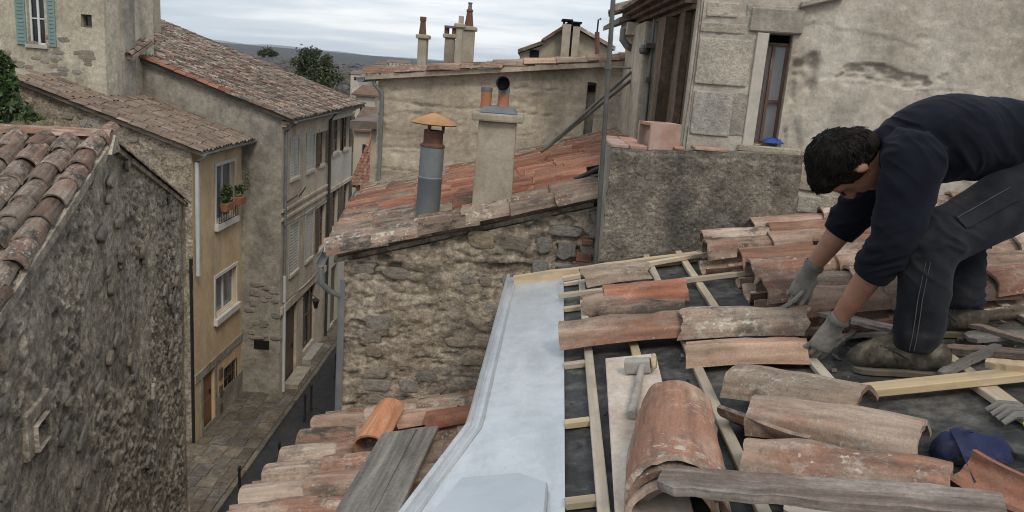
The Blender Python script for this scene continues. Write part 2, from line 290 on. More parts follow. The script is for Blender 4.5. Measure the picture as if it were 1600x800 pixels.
mat('lead', [(.12, .135, .15), (.19, .21, .225)], 8, .6, .3, .004, 30, metal=.3)
mat('soot_and_shade', [(.006, .006, .006), (.016, .014, .013)], 8, .95, 0)  # near-black: flue soot, and painted shade of window and vent openings
mat('blue_cloth', [(.02, .05, .22), (.035, .08, .32)], 8, .8, .3, .004, 40)
mat('dusty_steel', [(.24, .22, .195), (.33, .305, .275), (.40, .375, .34)], 18, .85, .3, .002, 80, stains=[((.18, .165, .15), 12, .5, (1, 1, 1))])
mat('debris', [(.05, .042, .035), (.12, .10, .082), (.22, .185, .15)], 9, .95, .6, .006, 50, per=True, vary=.4, mot=0.4, mscale=40)

# ------------------------------------------------------------------ object helpers
MW = {}
def link(o, parent=None, M=None):
    M = M or Matrix.Identity(4)
    MW[o.name] = M
    if parent is not None:
        o.parent = parent
        o.matrix_local = MW[parent.name].inverted() @ M
    else:
        o.matrix_world = M
    col.objects.link(o); return o
def tag(o, label=None, cat=None, group=None, kind=None):
    for k, v in (('label', label), ('category', cat), ('group', group), ('kind', kind)):
        if v: o[k] = v
    return o
def thing(name, loc, label, cat, group=None):
    o = bpy.data.objects.new(name, None); o.empty_display_size = .2
    link(o, None, Matrix.Translation(Vector(loc))); return tag(o, label, cat, group)
def obj(name, me, m, parent=None, M=None):
    o = bpy.data.objects.new(name, me)
    if m is not None and not me.materials: me.materials.append(MATS[m] if isinstance(m, str) else m)
    return link(o, parent, M)
def crisp(me, ang=.7):               # smooth faces, sharp edges where the surface really turns
    me.polygons.foreach_set('use_smooth', [True] * len(me.polygons)); bm = bmesh.new(); bm.from_mesh(me)
    for ed in bm.edges:
        if len(ed.link_faces) == 2 and ed.calc_face_angle(0) > ang: ed.smooth = False
    bm.to_mesh(me); bm.free(); return me
class MB:
    def __init__(s): s.v = []; s.f = []
    def add(s, vs, fs):
        k = len(s.v); s.v += [tuple(v) for v in vs]; s.f += [tuple(i + k for i in f) for f in fs]; return s
    def poly(s, vs): return s.add(vs, [tuple(range(len(vs)))])
    def box(s, a, b):
        (x0, y0, z0), (x1, y1, z1) = a, b
        return s.hexa([(x0,y0,z0),(x1,y0,z0),(x1,y1,z0),(x0,y1,z0),(x0,y0,z1),(x1,y0,z1),(x1,y1,z1),(x0,y1,z1)])
    def hexa(s, p): return s.add(p, [(0,3,2,1),(4,5,6,7),(0,1,5,4),(1,2,6,5),(2,3,7,6),(3,0,4,7)])
    def prism(s, poly, d):          # poly in 3-D, extruded by vector d
        n = len(poly); d = Vector(d); a = [Vector(p) for p in poly]; b = [p + d for p in a]
        return s.add(a + b, [tuple(range(n - 1, -1, -1)), tuple(range(n, 2 * n))] + [(i, (i + 1) % n, n + (i + 1) % n, n + i) for i in range(n)])
    def tube(s, pts, r, seg=8, caps=True):
        pts = [Vector(p) for p in pts]; rs = r if isinstance(r, (list, tuple)) else [r] * len(pts)
        rings = []; ref = None
        for i, p in enumerate(pts):
            d = (pts[min(i + 1, len(pts) - 1)] - pts[max(i - 1, 0)]).normalized()
            if ref is None or abs(ref.dot(d)) > .95: ref = Vector((0, 0, 1)) if abs(d.z) < .9 else Vector((1, 0, 0))
            x = d.cross(ref).normalized(); y = d.cross(x).normalized(); ref = -y if False else ref
            rings.append([p + (x * math.cos(t) + y * math.sin(t)) * rs[i] for t in (2 * math.pi * k / seg for k in range(seg))])
        vs = [v for q in rings for v in q]; fs = []
        for i in range(len(pts) - 1):
            for k in range(seg):
                fs.append((i*seg+k, i*seg+(k+1)%seg, (i+1)*seg+(k+1)%seg, (i+1)*seg+k))
        if caps: fs += [tuple(range(seg - 1, -1, -1)), tuple((len(pts) - 1) * seg + k for k in range(seg))]
        return s.add(vs, fs)
    def lathe(s, c, prof, seg=20, axis=Vector((0, 0, 1))):
        q = axis.to_track_quat('Z', 'Y'); c = Vector(c); vs = []; fs = []
        for (r_, z_) in prof:
            for k in range(seg):
                t = 2 * math.pi * k / seg; vs.append(c + q @ Vector((r_ * math.cos(t), r_ * math.sin(t), z_)))
        for i in range(len(prof) - 1):
            for k in range(seg): fs.append((i*seg+k, i*seg+(k+1)%seg, (i+1)*seg+(k+1)%seg, (i+1)*seg+k))
        fs += [tuple(range(seg - 1, -1, -1)), tuple((len(prof) - 1) * seg + k for k in range(seg))]
        return s.add(vs, fs)
    def mesh(s, name='m', smooth=False):
        me = bpy.data.meshes.new(name); me.from_pydata(s.v, [], s.f); me.validate()
        if smooth: crisp(me)
        return me
    def build(s, name, m, parent=None, smooth=False): return obj(name, s.mesh(name, smooth), m, parent)
def bevel(me, w, seg=2):
    bm = bmesh.new(); bm.from_mesh(me); bmesh.ops.bevel(bm, geom=bm.edges[:], offset=w, segments=seg, affect='EDGES', profile=.6); bm.to_mesh(me); bm.free(); return me
def fixn(me):
    bm = bmesh.new(); bm.from_mesh(me); bmesh.ops.recalc_face_normals(bm, faces=bm.faces[:]); bm.to_mesh(me); bm.free(); return me
def frameM(o, x, z):                # matrix with local x along x, local z near z
    x = Vector(x).normalized(); z = Vector(z); y = z.cross(x).normalized(); z = x.cross(y)
    return Matrix(((x.x, y.x, z.x, o[0]), (x.y, y.y, z.y, o[1]), (x.z, y.z, z.z, o[2]), (0, 0, 0, 1)))
class Fr:                           # a vertical plane: u along it, z up, n out of it
    def __init__(s, O, U, N): s.O = Vector((O[0], O[1], 0)); s.U = Vector((U[0], U[1], 0)).normalized(); s.N = Vector((N[0], N[1], 0)).normalized()
    def p(s, u, z, n=0): q = s.O + s.U * u + s.N * n; return Vector((q.x, q.y, z))
    def at(s, px, py):              # pixel -> (u, z)
        q = plp(px, py, s.O, s.N); return (q - s.O).dot(s.U), q.z
    def box(s, mb, u0, u1, z0, z1, n0, n1):
        return mb.hexa([s.p(u0,z0,n0), s.p(u1,z0,n0), s.p(u1,z0,n1), s.p(u0,z0,n1), s.p(u0,z1,n0), s.p(u1,z1,n0), s.p(u1,z1,n1), s.p(u0,z1,n1)])
def fbox(fr, name, m, parent, *a, bev=0):
    me = fixn(fr.box(MB(), *a).mesh(name))
    if bev: bevel(me, bev, 1)
    return obj(name, me, m, parent)
def facade(fr, u0, u1, z0, z1, ops, m, parent, depth=.18, name='wall', top=None):
    """wall face with real openings and reveals; top(u) optional sloping head"""
    us = sorted({u0, u1, *[o[0] for o in ops], *[o[1] for o in ops]}); zs = sorted({z0, z1, *[o[2] for o in ops], *[o[3] for o in ops]})
    mb = MB()
    for a, b in zip(us, us[1:]):
        for c, d in zip(zs, zs[1:]):
            if any(o[0] <= (a + b) / 2 <= o[1] and o[2] <= (c + d) / 2 <= o[3] for o in ops): continue
            mb.poly([fr.p(a, c), fr.p(b, c), fr.p(b, d), fr.p(a, d)])
    for a, b, c, d in ops:
        for q in (((a,c),(b,c)), ((b,c),(b,d)), ((b,d),(a,d)), ((a,d),(a,c))):
            mb.poly([fr.p(*q[0]), fr.p(*q[0], -depth), fr.p(*q[1], -depth), fr.p(*q[1])])
    return mb.build(name, m, parent)
def heightwall(fr, u0, u1, z0, ztop, res, hf, m, parent, name='wall', ops=(), thick=.3):
    """dense relief surface; hf(u, z) -> height in metres; open cells removed where ops"""
    nu = max(2, int((u1 - u0) / res)); us = np.linspace(u0, u1, nu + 1)
    zt = np.array([ztop(u) for u in us]); nz = max(2, int((zt.max() - z0) / res))
    U = np.repeat(us[:, None], nz + 1, 1); T = np.linspace(0, 1, nz + 1)[None, :]
    Z = z0 + (zt[:, None] - z0) * T
    Hh = hf(U, Z)
    X = fr.O.x + fr.U.x * U + fr.N.x * Hh; Y = fr.O.y + fr.U.y * U + fr.N.y * Hh
    V = np.stack([X, Y, Z], -1).reshape(-1, 3)
    I, J = np.meshgrid(np.arange(nu), np.arange(nz), indexing='ij')
    a = I * (nz + 1) + J; F = np.stack([a, a + nz + 1, a + nz + 2, a + 1], -1)
    uc = (U[:-1, :-1] + U[1:, 1:]) / 2; zc = (Z[:-1, :-1] + Z[1:, 1:]) / 2
    keep = np.ones(uc.shape, bool)
    for o in ops: keep &= ~((uc > o[0]) & (uc < o[1]) & (zc > o[2]) & (zc < o[3]))
    F = F[keep].reshape(-1, 4)
    me = bpy.data.meshes.new(name); me.vertices.add(len(V)); me.vertices.foreach_set('co', V.ravel())
    me.loops.add(F.size); me.loops.foreach_set('vertex_index', F.ravel().astype(np.int32))
    me.polygons.add(len(F)); me.polygons.foreach_set('loop_start', np.arange(len(F), dtype=np.int32) * 4)
    me.polygons.foreach_set('use_smooth', np.ones(len(F), bool))
    me.update(calc_edges=True); me.validate()
    return obj(name, me, m, parent)

# ------------------------------------------------------------------ canal tiles
def tile_mesh(L=.48, r0=.1, r1=.08, th=.014, seg=8, rings=3, jit=.0, seed=0, chip=0, phi=78, flip=False):
    """half-round tile: x along its length from 0 (wide end), rims on z=0"""
    n = rings + 1; k = seg + 1; ph = math.radians(phi)
    xs = np.linspace(0, L, n); an = np.linspace(-ph, ph, k)
    XX, AA = np.meshgrid(xs, an, indexing='ij')
    rr = r0 + (r1 - r0) * XX / L
    rg = np.random.default_rng(seed)
    if chip:
        e0 = vnoise(AA * 2.2, AA * 0 + seed, 0, seed + 5) * chip * .7 + vnoise(AA * 6.0, AA * 0, 0, seed + 6) * chip * .22
        e1 = vnoise(AA * 2.2, AA * 0 + seed, 3, seed + 8) * chip * .7 + vnoise(AA * 6.0, AA * 0, 4, seed + 9) * chip * .22
        XX = XX + np.where(XX < L / 2, (1 - 2 * XX / L) * e0, (2 * XX / L - 1) * e1)
    dz = 0
    if jit:
        rr = rr + jit * fbm(XX * 7 + seed * 3.1, AA * 1.6, seed, seed, 3)
        dz = jit * 2 * (XX / L - .5) ** 2
    zb = (r0 + (r1 - r0) * XX / L) * math.cos(ph)
    def surf(r): return np.stack([XX, r * np.sin(AA), r * np.cos(AA) - zb - dz], -1)
    O = surf(rr); I = surf(rr - th)
    V = np.concatenate([O.reshape(-1, 3), I.reshape(-1, 3)])
    if flip: V[:, 2] *= -1; V[:, 2] += r0 * (1 - math.cos(ph))
    F = []; m = n * k
    for i in range(n - 1):
        for j in range(k - 1):
            a = i * k + j
            F += [(a, a + 1, a + k + 1, a + k), (m + a, m + a + k, m + a + k + 1, m + a + 1)]
    for i in range(n - 1):
        a = i * k; F.append((a, a + k, m + a + k, m + a)); a = i * k + k - 1; F.append((a, m + a, m + a + k, a + k))
    for j in range(k - 1):
        F.append((j, m + j, m + j + 1, j + 1)); a = (n - 1) * k + j; F.append((a, a + 1, m + a + 1, m + a))
    if flip: F = [f[::-1] for f in F]
    me = bpy.data.meshes.new('canal_tile'); me.from_pydata([tuple(v) for v in V], [], F)
    crisp(me)
    return me
_tv = {}
def tile_var(kind, m, L, r0, r1, cfg, n=6):
    key = (kind, m, round(L, 3), r0, r1)
    if key not in _tv:
        _tv[key] = []
        for i in range(n):
            me = tile_mesh(L, r0, r1, seed=i + len(_tv) * 11, **cfg); me.materials.append(MATS[m]); _tv[key].append(me)
    return R.choice(_tv[key])
def tile_roof(parent, O, S, A, ncol, pitch, start, end, expo, mats, L=.45, r0=.1, r1=.078, limit=300, order=None, channels=True, cfg=None, jit=.012, name='tile', yaw=.03):
    """covers laid in columns: S up the slope, A along the eaves; start(i), end(i) in metres up the slope. Beyond `limit` tiles: one joined stuff part."""
    S = Vector(S).normalized(); A = Vector(A).normalized(); N = S.cross(A).normalized()
    if N.z < 0: N = -N
    cfg = cfg or dict(seg=6, rings=2, jit=.006, chip=.012)
    jobs = []
    for i in range(ncol):
        s = start(i) + R.uniform(-.03, .03); k = 0
        while s < end(i) - .12:
            m = mats(i, s)
            jobs.append((i, s, m, False))
            if channels: jobs.append((i + .5, s + R.uniform(-.05, .05), m, True))
            s += expo * R.uniform(.94, 1.05)
    if order: jobs.sort(key=order)
    rest = {}
    for q, (i, s, m, ch) in enumerate(jobs):
        d = (S + A * R.gauss(0, yaw) + N * (.018 / .45 if not ch else 0)).normalized()
        if ch: P = Vector(O) + S * s + A * (i * pitch + R.uniform(-.008, .008)) - N * .012; me = tile_var('ch', m, L, r1, r0, dict(cfg, flip=True)); Mx = frameM(P, d, N)
        else:
            P = Vector(O) + S * s + A * (i * pitch + R.gauss(0, jit)) + N * (.045 + R.uniform(-.005, .008)); me = tile_var('co', m, L, r0, r1, cfg)
            d = (S + A * R.gauss(0, yaw) - N * R.uniform(.02, .05)).normalized(); Mx = frameM(P, d, N)
        if q < limit: obj(name, me, None, parent, Mx)
        else: rest.setdefault(m, []).append((me, Mx))
    for m, lst in rest.items():
        vs = []; fs = []; k = 0
        for me, Mx in lst:
            c = np.empty(len(me.vertices) * 3); me.vertices.foreach_get('co', c); c = c.reshape(-1, 3)
            Ma = np.array(Mx); c = c @ Ma[:3, :3].T + Ma[:3, 3]; vs.append(c); fs += [tuple(v + k for v in p.vertices) for p in me.polygons]; k += len(c)
        j = bpy.data.meshes.new('tiles'); j.from_pydata(np.concatenate(vs).tolist(), [], fs); j.polygons.foreach_set('use_smooth', [True] * len(j.polygons))
        tag(obj('roof_tile_field', j, m, parent), kind='stuff')

# stones: irregular rounded blocks, local n = +z, unit size, shared meshes
def stone_mesh(seed, seg=11):
    rg = random.Random(seed); vs = []; fs = []
    rad = []
    for k in range(seg):
        t = 2 * math.pi * k / seg; c, s = math.cos(t), math.sin(t); q = 2.0 / 3.4
        x = math.copysign(abs(c) ** q, c); y = math.copysign(abs(s) ** q, s)
        j = 1 + rg.uniform(-.26, .12); rad.append((x * j, y * j))
    lev = [(1.0, -.9), (.98, .45), (.92, .86), (.6, .97)]
    for (f, z) in lev:
        for (x, y) in rad: vs.append((x * f * .5 + rg.uniform(-.02, .02), y * f * .5 + rg.uniform(-.02, .02), z + rg.uniform(-.13, .13)))
    vs.append((0, 0, .95 + rg.uniform(-.15, .1)))
    for i in range(len(lev) - 1):
        for k in range(seg): fs.append((i*seg+k, i*seg+(k+1)%seg, (i+1)*seg+(k+1)%seg, (i+1)*seg+k))
    for k in range(seg): fs.append(((len(lev)-1)*seg+k, (len(lev)-1)*seg+(k+1)%seg, len(vs) - 1))
    me = bpy.data.meshes.new('stone'); me.from_pydata(vs, [], fs); me.polygons.foreach_set('use_smooth', [True] * len(me.polygons)); return me
_st = {}
def stone(parent, fr, u, z, w, h, d, m, rot=0, n0=0):
    if m not in _st:
        _st[m] = [stone_mesh(i + 50 * len(_st)) for i in range(14)]
        for s in _st[m]: s.materials.append(MATS[m])
    me = R.choice(_st[m])
    X = fr.U * math.cos(rot) + Vector((0, 0, math.sin(rot))); Mx = frameM(fr.p(u, z, n0), X, fr.N) @ Matrix.Diagonal((w, h, d, 1))
    return obj('stone', me, None, parent, Mx)

# windows and such on a vertical plane
def window(fr, parent, u0, u1, z0, z1, rec=.12, frame='frame_white', pane='glass_dark', bars=1, cross=0, fwid=.05, sill=None):
    w = obj('window', fixn(frame_mesh(fr, u0, u1, z0, z1, -rec - .05, -rec, fwid, bars, cross)), frame, parent)
    fbox(fr, 'pane', pane, w, u0 + .01, u1 - .01, z0 + .01, z1 - .01, -rec - .04, -rec - .03)
    if sill: fbox(fr, 'sill', sill, w, u0 - .07, u1 + .07, z0 - .10, z0 - .002, -rec, .07)
    return w
def frame_mesh(fr, u0, u1, z0, z1, n0, n1, t, bars, cross):
    mb = MB()
    fr.box(mb, u0, u0 + t, z0, z1, n0, n1); fr.box(mb, u1 - t, u1, z0, z1, n0, n1)
    fr.box(mb, u0 + t, u1 - t, z0, z0 + t, n0, n1); fr.box(mb, u0 + t, u1 - t, z1 - t, z1, n0, n1)
    for b in range(bars):
        u = u0 + (u1 - u0) * (b + 1) / (bars + 1); fr.box(mb, u - t * .6, u + t * .6, z0 + t, z1 - t, n0 + .004, n1 + .004)
    for b in range(cross):
        z = z0 + (z1 - z0) * (b + 1) / (cross + 1); fr.box(mb, u0 + t, u1 - t, z - t * .35, z + t * .35, n0 + .002, n1 - .002)
    return mb.mesh('window')
def shutter(fr, parent, u0, u1, z0, z1, n0, m, slats=True):
    s = fbox(fr, 'shutter', m, parent, u0, u1, z0, z1, n0, n0 + .035)
    if slats:
        mb = MB(); n = max(4, int((z1 - z0) / .11))
        for k in range(n):
            z = z0 + .06 + (z1 - z0 - .12) * (k + .5) / n; fr.box(mb, u0 + .05, u1 - .05, z - .016, z + .016, n0 + .03, n0 + .05)
        mb.build('louvre', m, s)
    return s
def downpipe(parent, pts, r, m, name='downpipe'): return MB().tube(pts, r, 8).build(name, m, parent, True)
def gutter(parent, a, b, r, m, name='gutter'):
    a, b = Vector(a), Vector(b); d = (b - a).normalized(); s = d.cross(Vector((0, 0, 1))).normalized(); mb = MB()
    k = 8; vs = []
    for p in (a, b):
        for rr in (r, r * .86):
            for i in range(k + 1):
                t = math.pi + math.pi * i / k; vs.append(p + s * (rr * math.cos(t)) + Vector((0, 0, rr * math.sin(t))))
    n = k + 1; fs = []
    for i in range(k): fs += [(i, i+1, 2*n+i+1, 2*n+i), (n+i, 3*n+i, 3*n+i+1, n+i+1), (i, n+i, n+i+1, i+1), (2*n+i, 2*n+i+1, 3*n+i+1, 3*n+i)]
    fs += [(0, 2*n, 3*n, n), (k, n+k, 3*n+k, 2*n+k)]
    mb.add(vs, fs); return mb.build(name, m, parent, True)

# ================================================================== SETTING: land, street
def smooth(t): t = np.clip(t, 0, 1); return t * t * (3 - 2 * t)
def land_z(x, y):
    r = np.hypot(x, y - 20)
    return -24 * smooth((r - 75) / 160) + 1.5 * fbm(x / 300, y / 300, 0, 3, 3) * smooth((r - 120) / 300) * 4
def sheet(name, xs, ys, zf, m):
    X, Y = np.meshgrid(xs, ys, indexing='ij'); Z = zf(X, Y); V = np.stack([X, Y, Z], -1).reshape(-1, 3)
    nx, ny = len(xs), len(ys); I, J = np.meshgrid(np.arange(nx - 1), np.arange(ny - 1), indexing='ij'); a = (I * ny + J).ravel()
    me = bpy.data.meshes.new(name); me.from_pydata(V.tolist(), [], np.stack([a, a + ny, a + ny + 1, a + 1], -1).tolist())
    me.polygons.foreach_set('use_smooth', [True] * len(me.polygons)); return tag(obj(name, me, m), kind='structure')
gs = np.sinh(np.linspace(-6.5, 6.5, 141)) / math.sinh(6.5) * 9000
sheet('ground', gs, gs + 20, lambda x, y: land_z(x, y) - .012, 'plain')
hx = np.linspace(-7000, 5000, 90)
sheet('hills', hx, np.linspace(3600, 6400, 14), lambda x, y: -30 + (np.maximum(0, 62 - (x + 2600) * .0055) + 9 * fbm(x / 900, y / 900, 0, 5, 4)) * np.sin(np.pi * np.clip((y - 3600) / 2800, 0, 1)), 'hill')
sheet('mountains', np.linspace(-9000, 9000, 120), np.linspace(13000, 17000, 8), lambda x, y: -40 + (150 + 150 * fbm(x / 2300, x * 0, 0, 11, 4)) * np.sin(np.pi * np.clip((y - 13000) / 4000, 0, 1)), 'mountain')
sheet('street', np.array([-7.0, -3.2, 1.5]), np.array([-2., 12, 30, 70]), lambda x, y: x * 0 + .004, 'asphalt')
# pavement with its slabs
KX = lambda y: lerp(-7.0, -6.85, (y - 14) / 22)
pv = tag(MB().prism([(-10.5, 14, -.1), (KX(14), 14, -.1), (KX(36), 36, -.1), (-10.5, 36, -.1)], (0, 0, .185)).build('pavement', 'joint'), kind='structure')
y = 14.1
while y < 35.2:
    dy = R.uniform(.42, .7); x = KX(y) - .02
    while x > -10.2:
        dx = R.uniform(.3, .62)
        me = MB().hexa([(x - dx + .012 + R.uniform(0, .01), y, .08), (x - .006, y + R.uniform(0, .01), .08), (x - .006, y + dy - .014, .08), (x - dx + .012, y + dy - .014 + R.uniform(-.01, .01), .08), (x - dx + .014, y + .004, .094 + R.uniform(0, .012)), (x - .008, y + .004, .094 + R.uniform(0, .012)), (x - .008, y + dy - .018, .094 + R.uniform(0, .012)), (x - dx + .014, y + dy - .018, .094 + R.uniform(0, .012))]).mesh('slab')
        if y < 25.4 or x > -7.9: obj('slab', me, 'paving', pv)
        x -= dx
    y += dy
for k in range(18): # kerb stones
    y = 14 + k * 1.2; x = KX(y)
    obj('kerb_stone', bevel(MB().box((x + .002, y + .01, -.1), (x + .14, y + 1.19, .10)).mesh('kerb_stone'), .012, 1), 'paving', pv)
# bollards
for px, py, hgt, lab in ((374, 786, 1.05, 'tall black iron bollard on the paving opposite the yellow house door'),
                         (436, 728, .75, 'short black bollard on the kerb by the grey house corner'),
                         (476, 656, .9, 'thin black bollard on the kerb by the grey house doorway'),
                         (486, 640, .9, 'black bollard just past the thin one along the kerb'),
                         (524, 590, .95, 'black bollard far down the lane beside the stone gable')):
    p = Zp(px, py, .1)
    mb = MB(); mb.lathe(p, [(.05, 0), (.05, .08), (.036, .1), (.036, hgt - .14), (.05, hgt - .13), (.05, hgt - .09), (.03, hgt - .08), (.045, hgt - .04), (.02, hgt)], 10)
    tag(mb.build('bollard', 'iron_black', None, True), lab, 'bollard', 'bollards along the kerb')

def opn(fr, xl, xr, yt, yb):       # opening on a facade from pixels of its left edge (top, bottom) and right edge
    u0, z1 = fr.at(xl, yt); _, z0 = fr.at(xl, yb); u1, _ = fr.at(xr, yt); return [u0, u1, z0, z1]

# ================================================================== YELLOW HOUSE
XY = -8.77
fy = Fr((XY, 0), (0, 1), (1, 0))
yu0, _ = fy.at(303, 500); yu1, _ = fy.at(394, 450)
yh = thing('yellow_house', (XY - 2, (yu0 + yu1) / 2, 0), 'narrow ochre yellow house with brown tile roof and flower boxes at its top window', 'house')
eave_y = Xp(325, 236, XY + .33).z
o1 = opn(fy, 337, 366, 258, 350); o2 = opn(fy, 336, 369, 434, 498); o3 = opn(fy, 316, 335, 590, 735); o3[2] = .1; o4 = opn(fy, 350, 370, 577, 640)
facade(fy, yu0, yu1, 0, eave_y - .02, [o1, o2, o3, o4], 'yellow_plaster', yh)
for o, b in ((o1, 1), (o2, 1)):
    window(fy, yh, *o, rec=.1, frame='frame_white', pane='glass_blue', bars=b, fwid=.06)
    s = obj('window_surround', fixn(frame_mesh(fy, o[0] - .1, o[1] + .1, o[2] - .12, o[3] + .06, .003, .03, .1, 0, 0)), 'white_paint', yh)
    fbox(fy, 'sill', 'white_paint', s, o[0] - .14, o[1] + .14, o[2] - .2, o[2] - .01, .004, .12)
window(fy, yh, *o4, rec=.08, frame='frame_brown', pane='glass_dark', bars=1, cross=2)
mb = MB()
for k in range(6): u = lerp(o4[0], o4[1], (k + .5) / 6); mb.tube([fy.p(u, o4[2], .02), fy.p(u, o4[3], .02)], .012, 5)
mb.build('window_grille', 'iron_black', yh)
d = fbox(fy, 'door', 'wood_door', yh, o3[0] + .02, o3[1] - .02, o3[2], o3[3] - .02, -.14, -.09)
fbox(fy, 'handle', 'iron_black', d, o3[1] - .2, o3[1] - .16, 1.1, 1.25, -.09, -.05)
fbox(fy, 'door_panel', 'wood_door', d, o3[0] + .15, o3[1] - .15, 1.25, 1.9, -.09, -.07); fbox(fy, 'door_panel', 'wood_door', d, o3[0] + .15, o3[1] - .15, .3, 1.0, -.09, -.07)
s = obj('door_surround', fixn(frame_mesh(fy, o3[0] - .16, o3[1] + .16, .1, o3[3] + .16, .003, .03, .16, 0, 0)), 'side_grey', yh)
zb = fy.at(310, 585)[1]
fbox(fy, 'string_course', 'side_grey', yh, yu0, yu1, zb - .2, zb + .05, .004, .035)
fbox(fy, 'plinth', 'side_grey', yh, o3[1] + .17, yu1 - .01, 0, .85, .004, .03)
for k in range(3):
    u, z = fy.at(344, 580 + k * 27); fbox(fy, 'meter_box', 'shutter_brown', yh, u - .1, u + .1, z - .22, z + .1, .004, .06)
# iron guard, flower boxes and plants at the top window
gz = o1[2] - .02; mb = MB()
for k in range(9): u = lerp(o1[0] - .02, o1[1] + .02, k / 8); mb.tube([fy.p(u, gz, .1), fy.p(u, gz + .5, .1)], .009, 5)
for z in (gz + .03, gz + .5): mb.tube([fy.p(o1[0] - .05, z, .1), fy.p(o1[1] + .05, z, .1)], .012, 5)
mb.build('window_guard', 'iron_black', yh)
def leaf_cloud(n, c, rad, size, m, name, parent, dens=None, seed=1, flat=.0):
    rg = np.random.default_rng(seed); P = rg.normal(size=(n, 3)); P /= np.linalg.norm(P, axis=1)[:, None]; P *= (rg.random(n) ** .45)[:, None]
    P = P * np.array(rad); k = fbm(P[:, 0] / rad[0] * 2.2 + seed, P[:, 1] / rad[1] * 2.2, P[:, 2] / rad[2] * 2.2, seed, 3) > (-.12 if dens is None else dens)
    P = P[k] + np.array(c); m_ = len(P)
    a = rg.normal(size=(m_, 3)); a /= np.linalg.norm(a, axis=1)[:, None]; b = np.cross(a, rg.normal(size=(m_, 3))); b /= np.linalg.norm(b, axis=1)[:, None]
    s = size * (.6 + .8 * rg.random((m_, 1))); V = np.stack([P - a * s, P + b * s * .45, P + a * s, P - b * s * .45], 1).reshape(-1, 3)
    i = np.arange(m_) * 4; F = np.stack([i, i + 1, i + 2, i + 3], -1)
    me = bpy.data.meshes.new(name); me.from_pydata(V.tolist(), [], F.tolist()); return obj(name, me, m, parent)
for k, (uu, w_) in enumerate(((lerp(o1[0], o1[1], .22), .62), (lerp(o1[0], o1[1], .95), .5))):
    fb = thing('flower_box', fy.p(uu, gz + .5, .24), ['wide terracotta flower box with dense green plants on yellow house window', 'small terracotta flower box with a sprawling thin plant on yellow house window'][k], 'flower box', 'flower boxes at the top window')
    me = MB(); me.hexa([fy.p(uu-w_/2+.03,gz+.38,.12), fy.p(uu+w_/2-.03,gz+.38,.12), fy.p(uu+w_/2-.03,gz+.38,.3), fy.p(uu-w_/2+.03,gz+.38,.3), fy.p(uu-w_/2,gz+.62,.1), fy.p(uu+w_/2,gz+.62,.1), fy.p(uu+w_/2,gz+.62,.33), fy.p(uu-w_/2,gz+.62,.33)])
    obj('trough', bevel(fixn(me.mesh('trough')), .01, 1), 'terracotta_pot', fb)
    leaf_cloud(700 if k == 0 else 240, fy.p(uu, gz + .85, .2), (.17, w_ * .5, .34 if k == 0 else .16), .05, 'foliage', 'foliage', fb, seed=3 + k)
    if k == 1:
        mb = MB(); mb.tube([fy.p(uu, gz + .6, .2), fy.p(uu + .25, gz + 1.0, .3), fy.p(uu + .5, gz + 1.5, .35)], [.012, .008, .004], 4); mb.build('stem', 'foliage', fb)
        tag(leaf_cloud(60, fy.p(uu + .3, gz + 1.15, .3), (.1, .3, .4), .045, 'foliage', 'leaf_spray', fb, seed=9), kind='stuff')
# side wall facing the camera, rake, roof
SLY = math.radians(17.5); tanY = math.tan(SLY)
fys = Fr((XY, yu0), (-1, 0), (0, -1))
def ytop(u): return eave_y - .1 + (u + .33) * tanY
heightwall(fys, 0, 5.2, 4.0, ytop, .05, lambda u, z: .03 * fbm(u * 3, z * 3, 0, 21, 4) + .05 * np.where(fbm(u * .9, z * 1.1, 0, 23, 3) > .12, 1, 0) * fbm(u * 6, z * 6, 0, 22, 3), 'rubble_mortar', yh, 'side_wall')
MB().poly([fys.p(0, 0), fys.p(5.2, 0), fys.p(5.2, 4), fys.p(0, 4)]).build('side_wall', 'rubble_mortar', yh)
for k in range(26):
    u = R.uniform(1.2, 4.9); z = ytop(u) - R.uniform(.25, 1.3); stone(yh, fys, u, z, R.uniform(.18, .4), R.uniform(.14, .26), R.uniform(.02, .05), 'gable_stone', R.uniform(-.2, .2))
Sy = Vector((-math.cos(SLY), 0, math.sin(SLY))); Oy = Vector((XY + .36, yu0 - .16, eave_y)); wy = yu1 - yu0 + .12
mb = MB(); mb.prism([Oy + Vector((0, 0, -.1)), Oy + Sy * 5.4 + Vector((0, 0, -.1)), Oy + Sy * 5.4 + Vector((0, wy, -.1)), Oy + Vector((0, wy, -.1))], (0, 0, .1)); mb.build('roof', 'brown_tile', yh)
tile_roof(yh, Oy, Sy, (0, 1, 0), int(wy / .225), .225, lambda i: -.04, lambda i: 5.3, .41, lambda i, s: 'brown_tile', L=.46, r0=.108, r1=.098, channels=False, cfg=dict(seg=6, rings=1, phi=62), jit=.004, yaw=.006)
gutter(yh, Oy + Vector((.06, -.02, -.02)), Oy + Vector((.06, wy + .1, -.02)), .07, 'gutter_zinc')
q = fy.at(305, 430)
downpipe(yh, [fy.p(yu0 + .12, eave_y - .08, .38), fy.p(yu0 + .1, eave_y - .3, .1), fy.p(yu0 + .1, q[1], .1)], .06, 'pipe_white')
downpipe(yh, [fy.p(yu1 - .05, eave_y - .08, .38), fy.p(yu1 - .08, eave_y - .4, .1), fy.p(yu1 - .08, .1, .1)], .055, 'pipe_white')
downpipe(yh, [fy.p(yu0 + .0, q[1] + .5, -.06), fy.p(yu0 + .0, .1, -.06)], .05, 'iron_black')

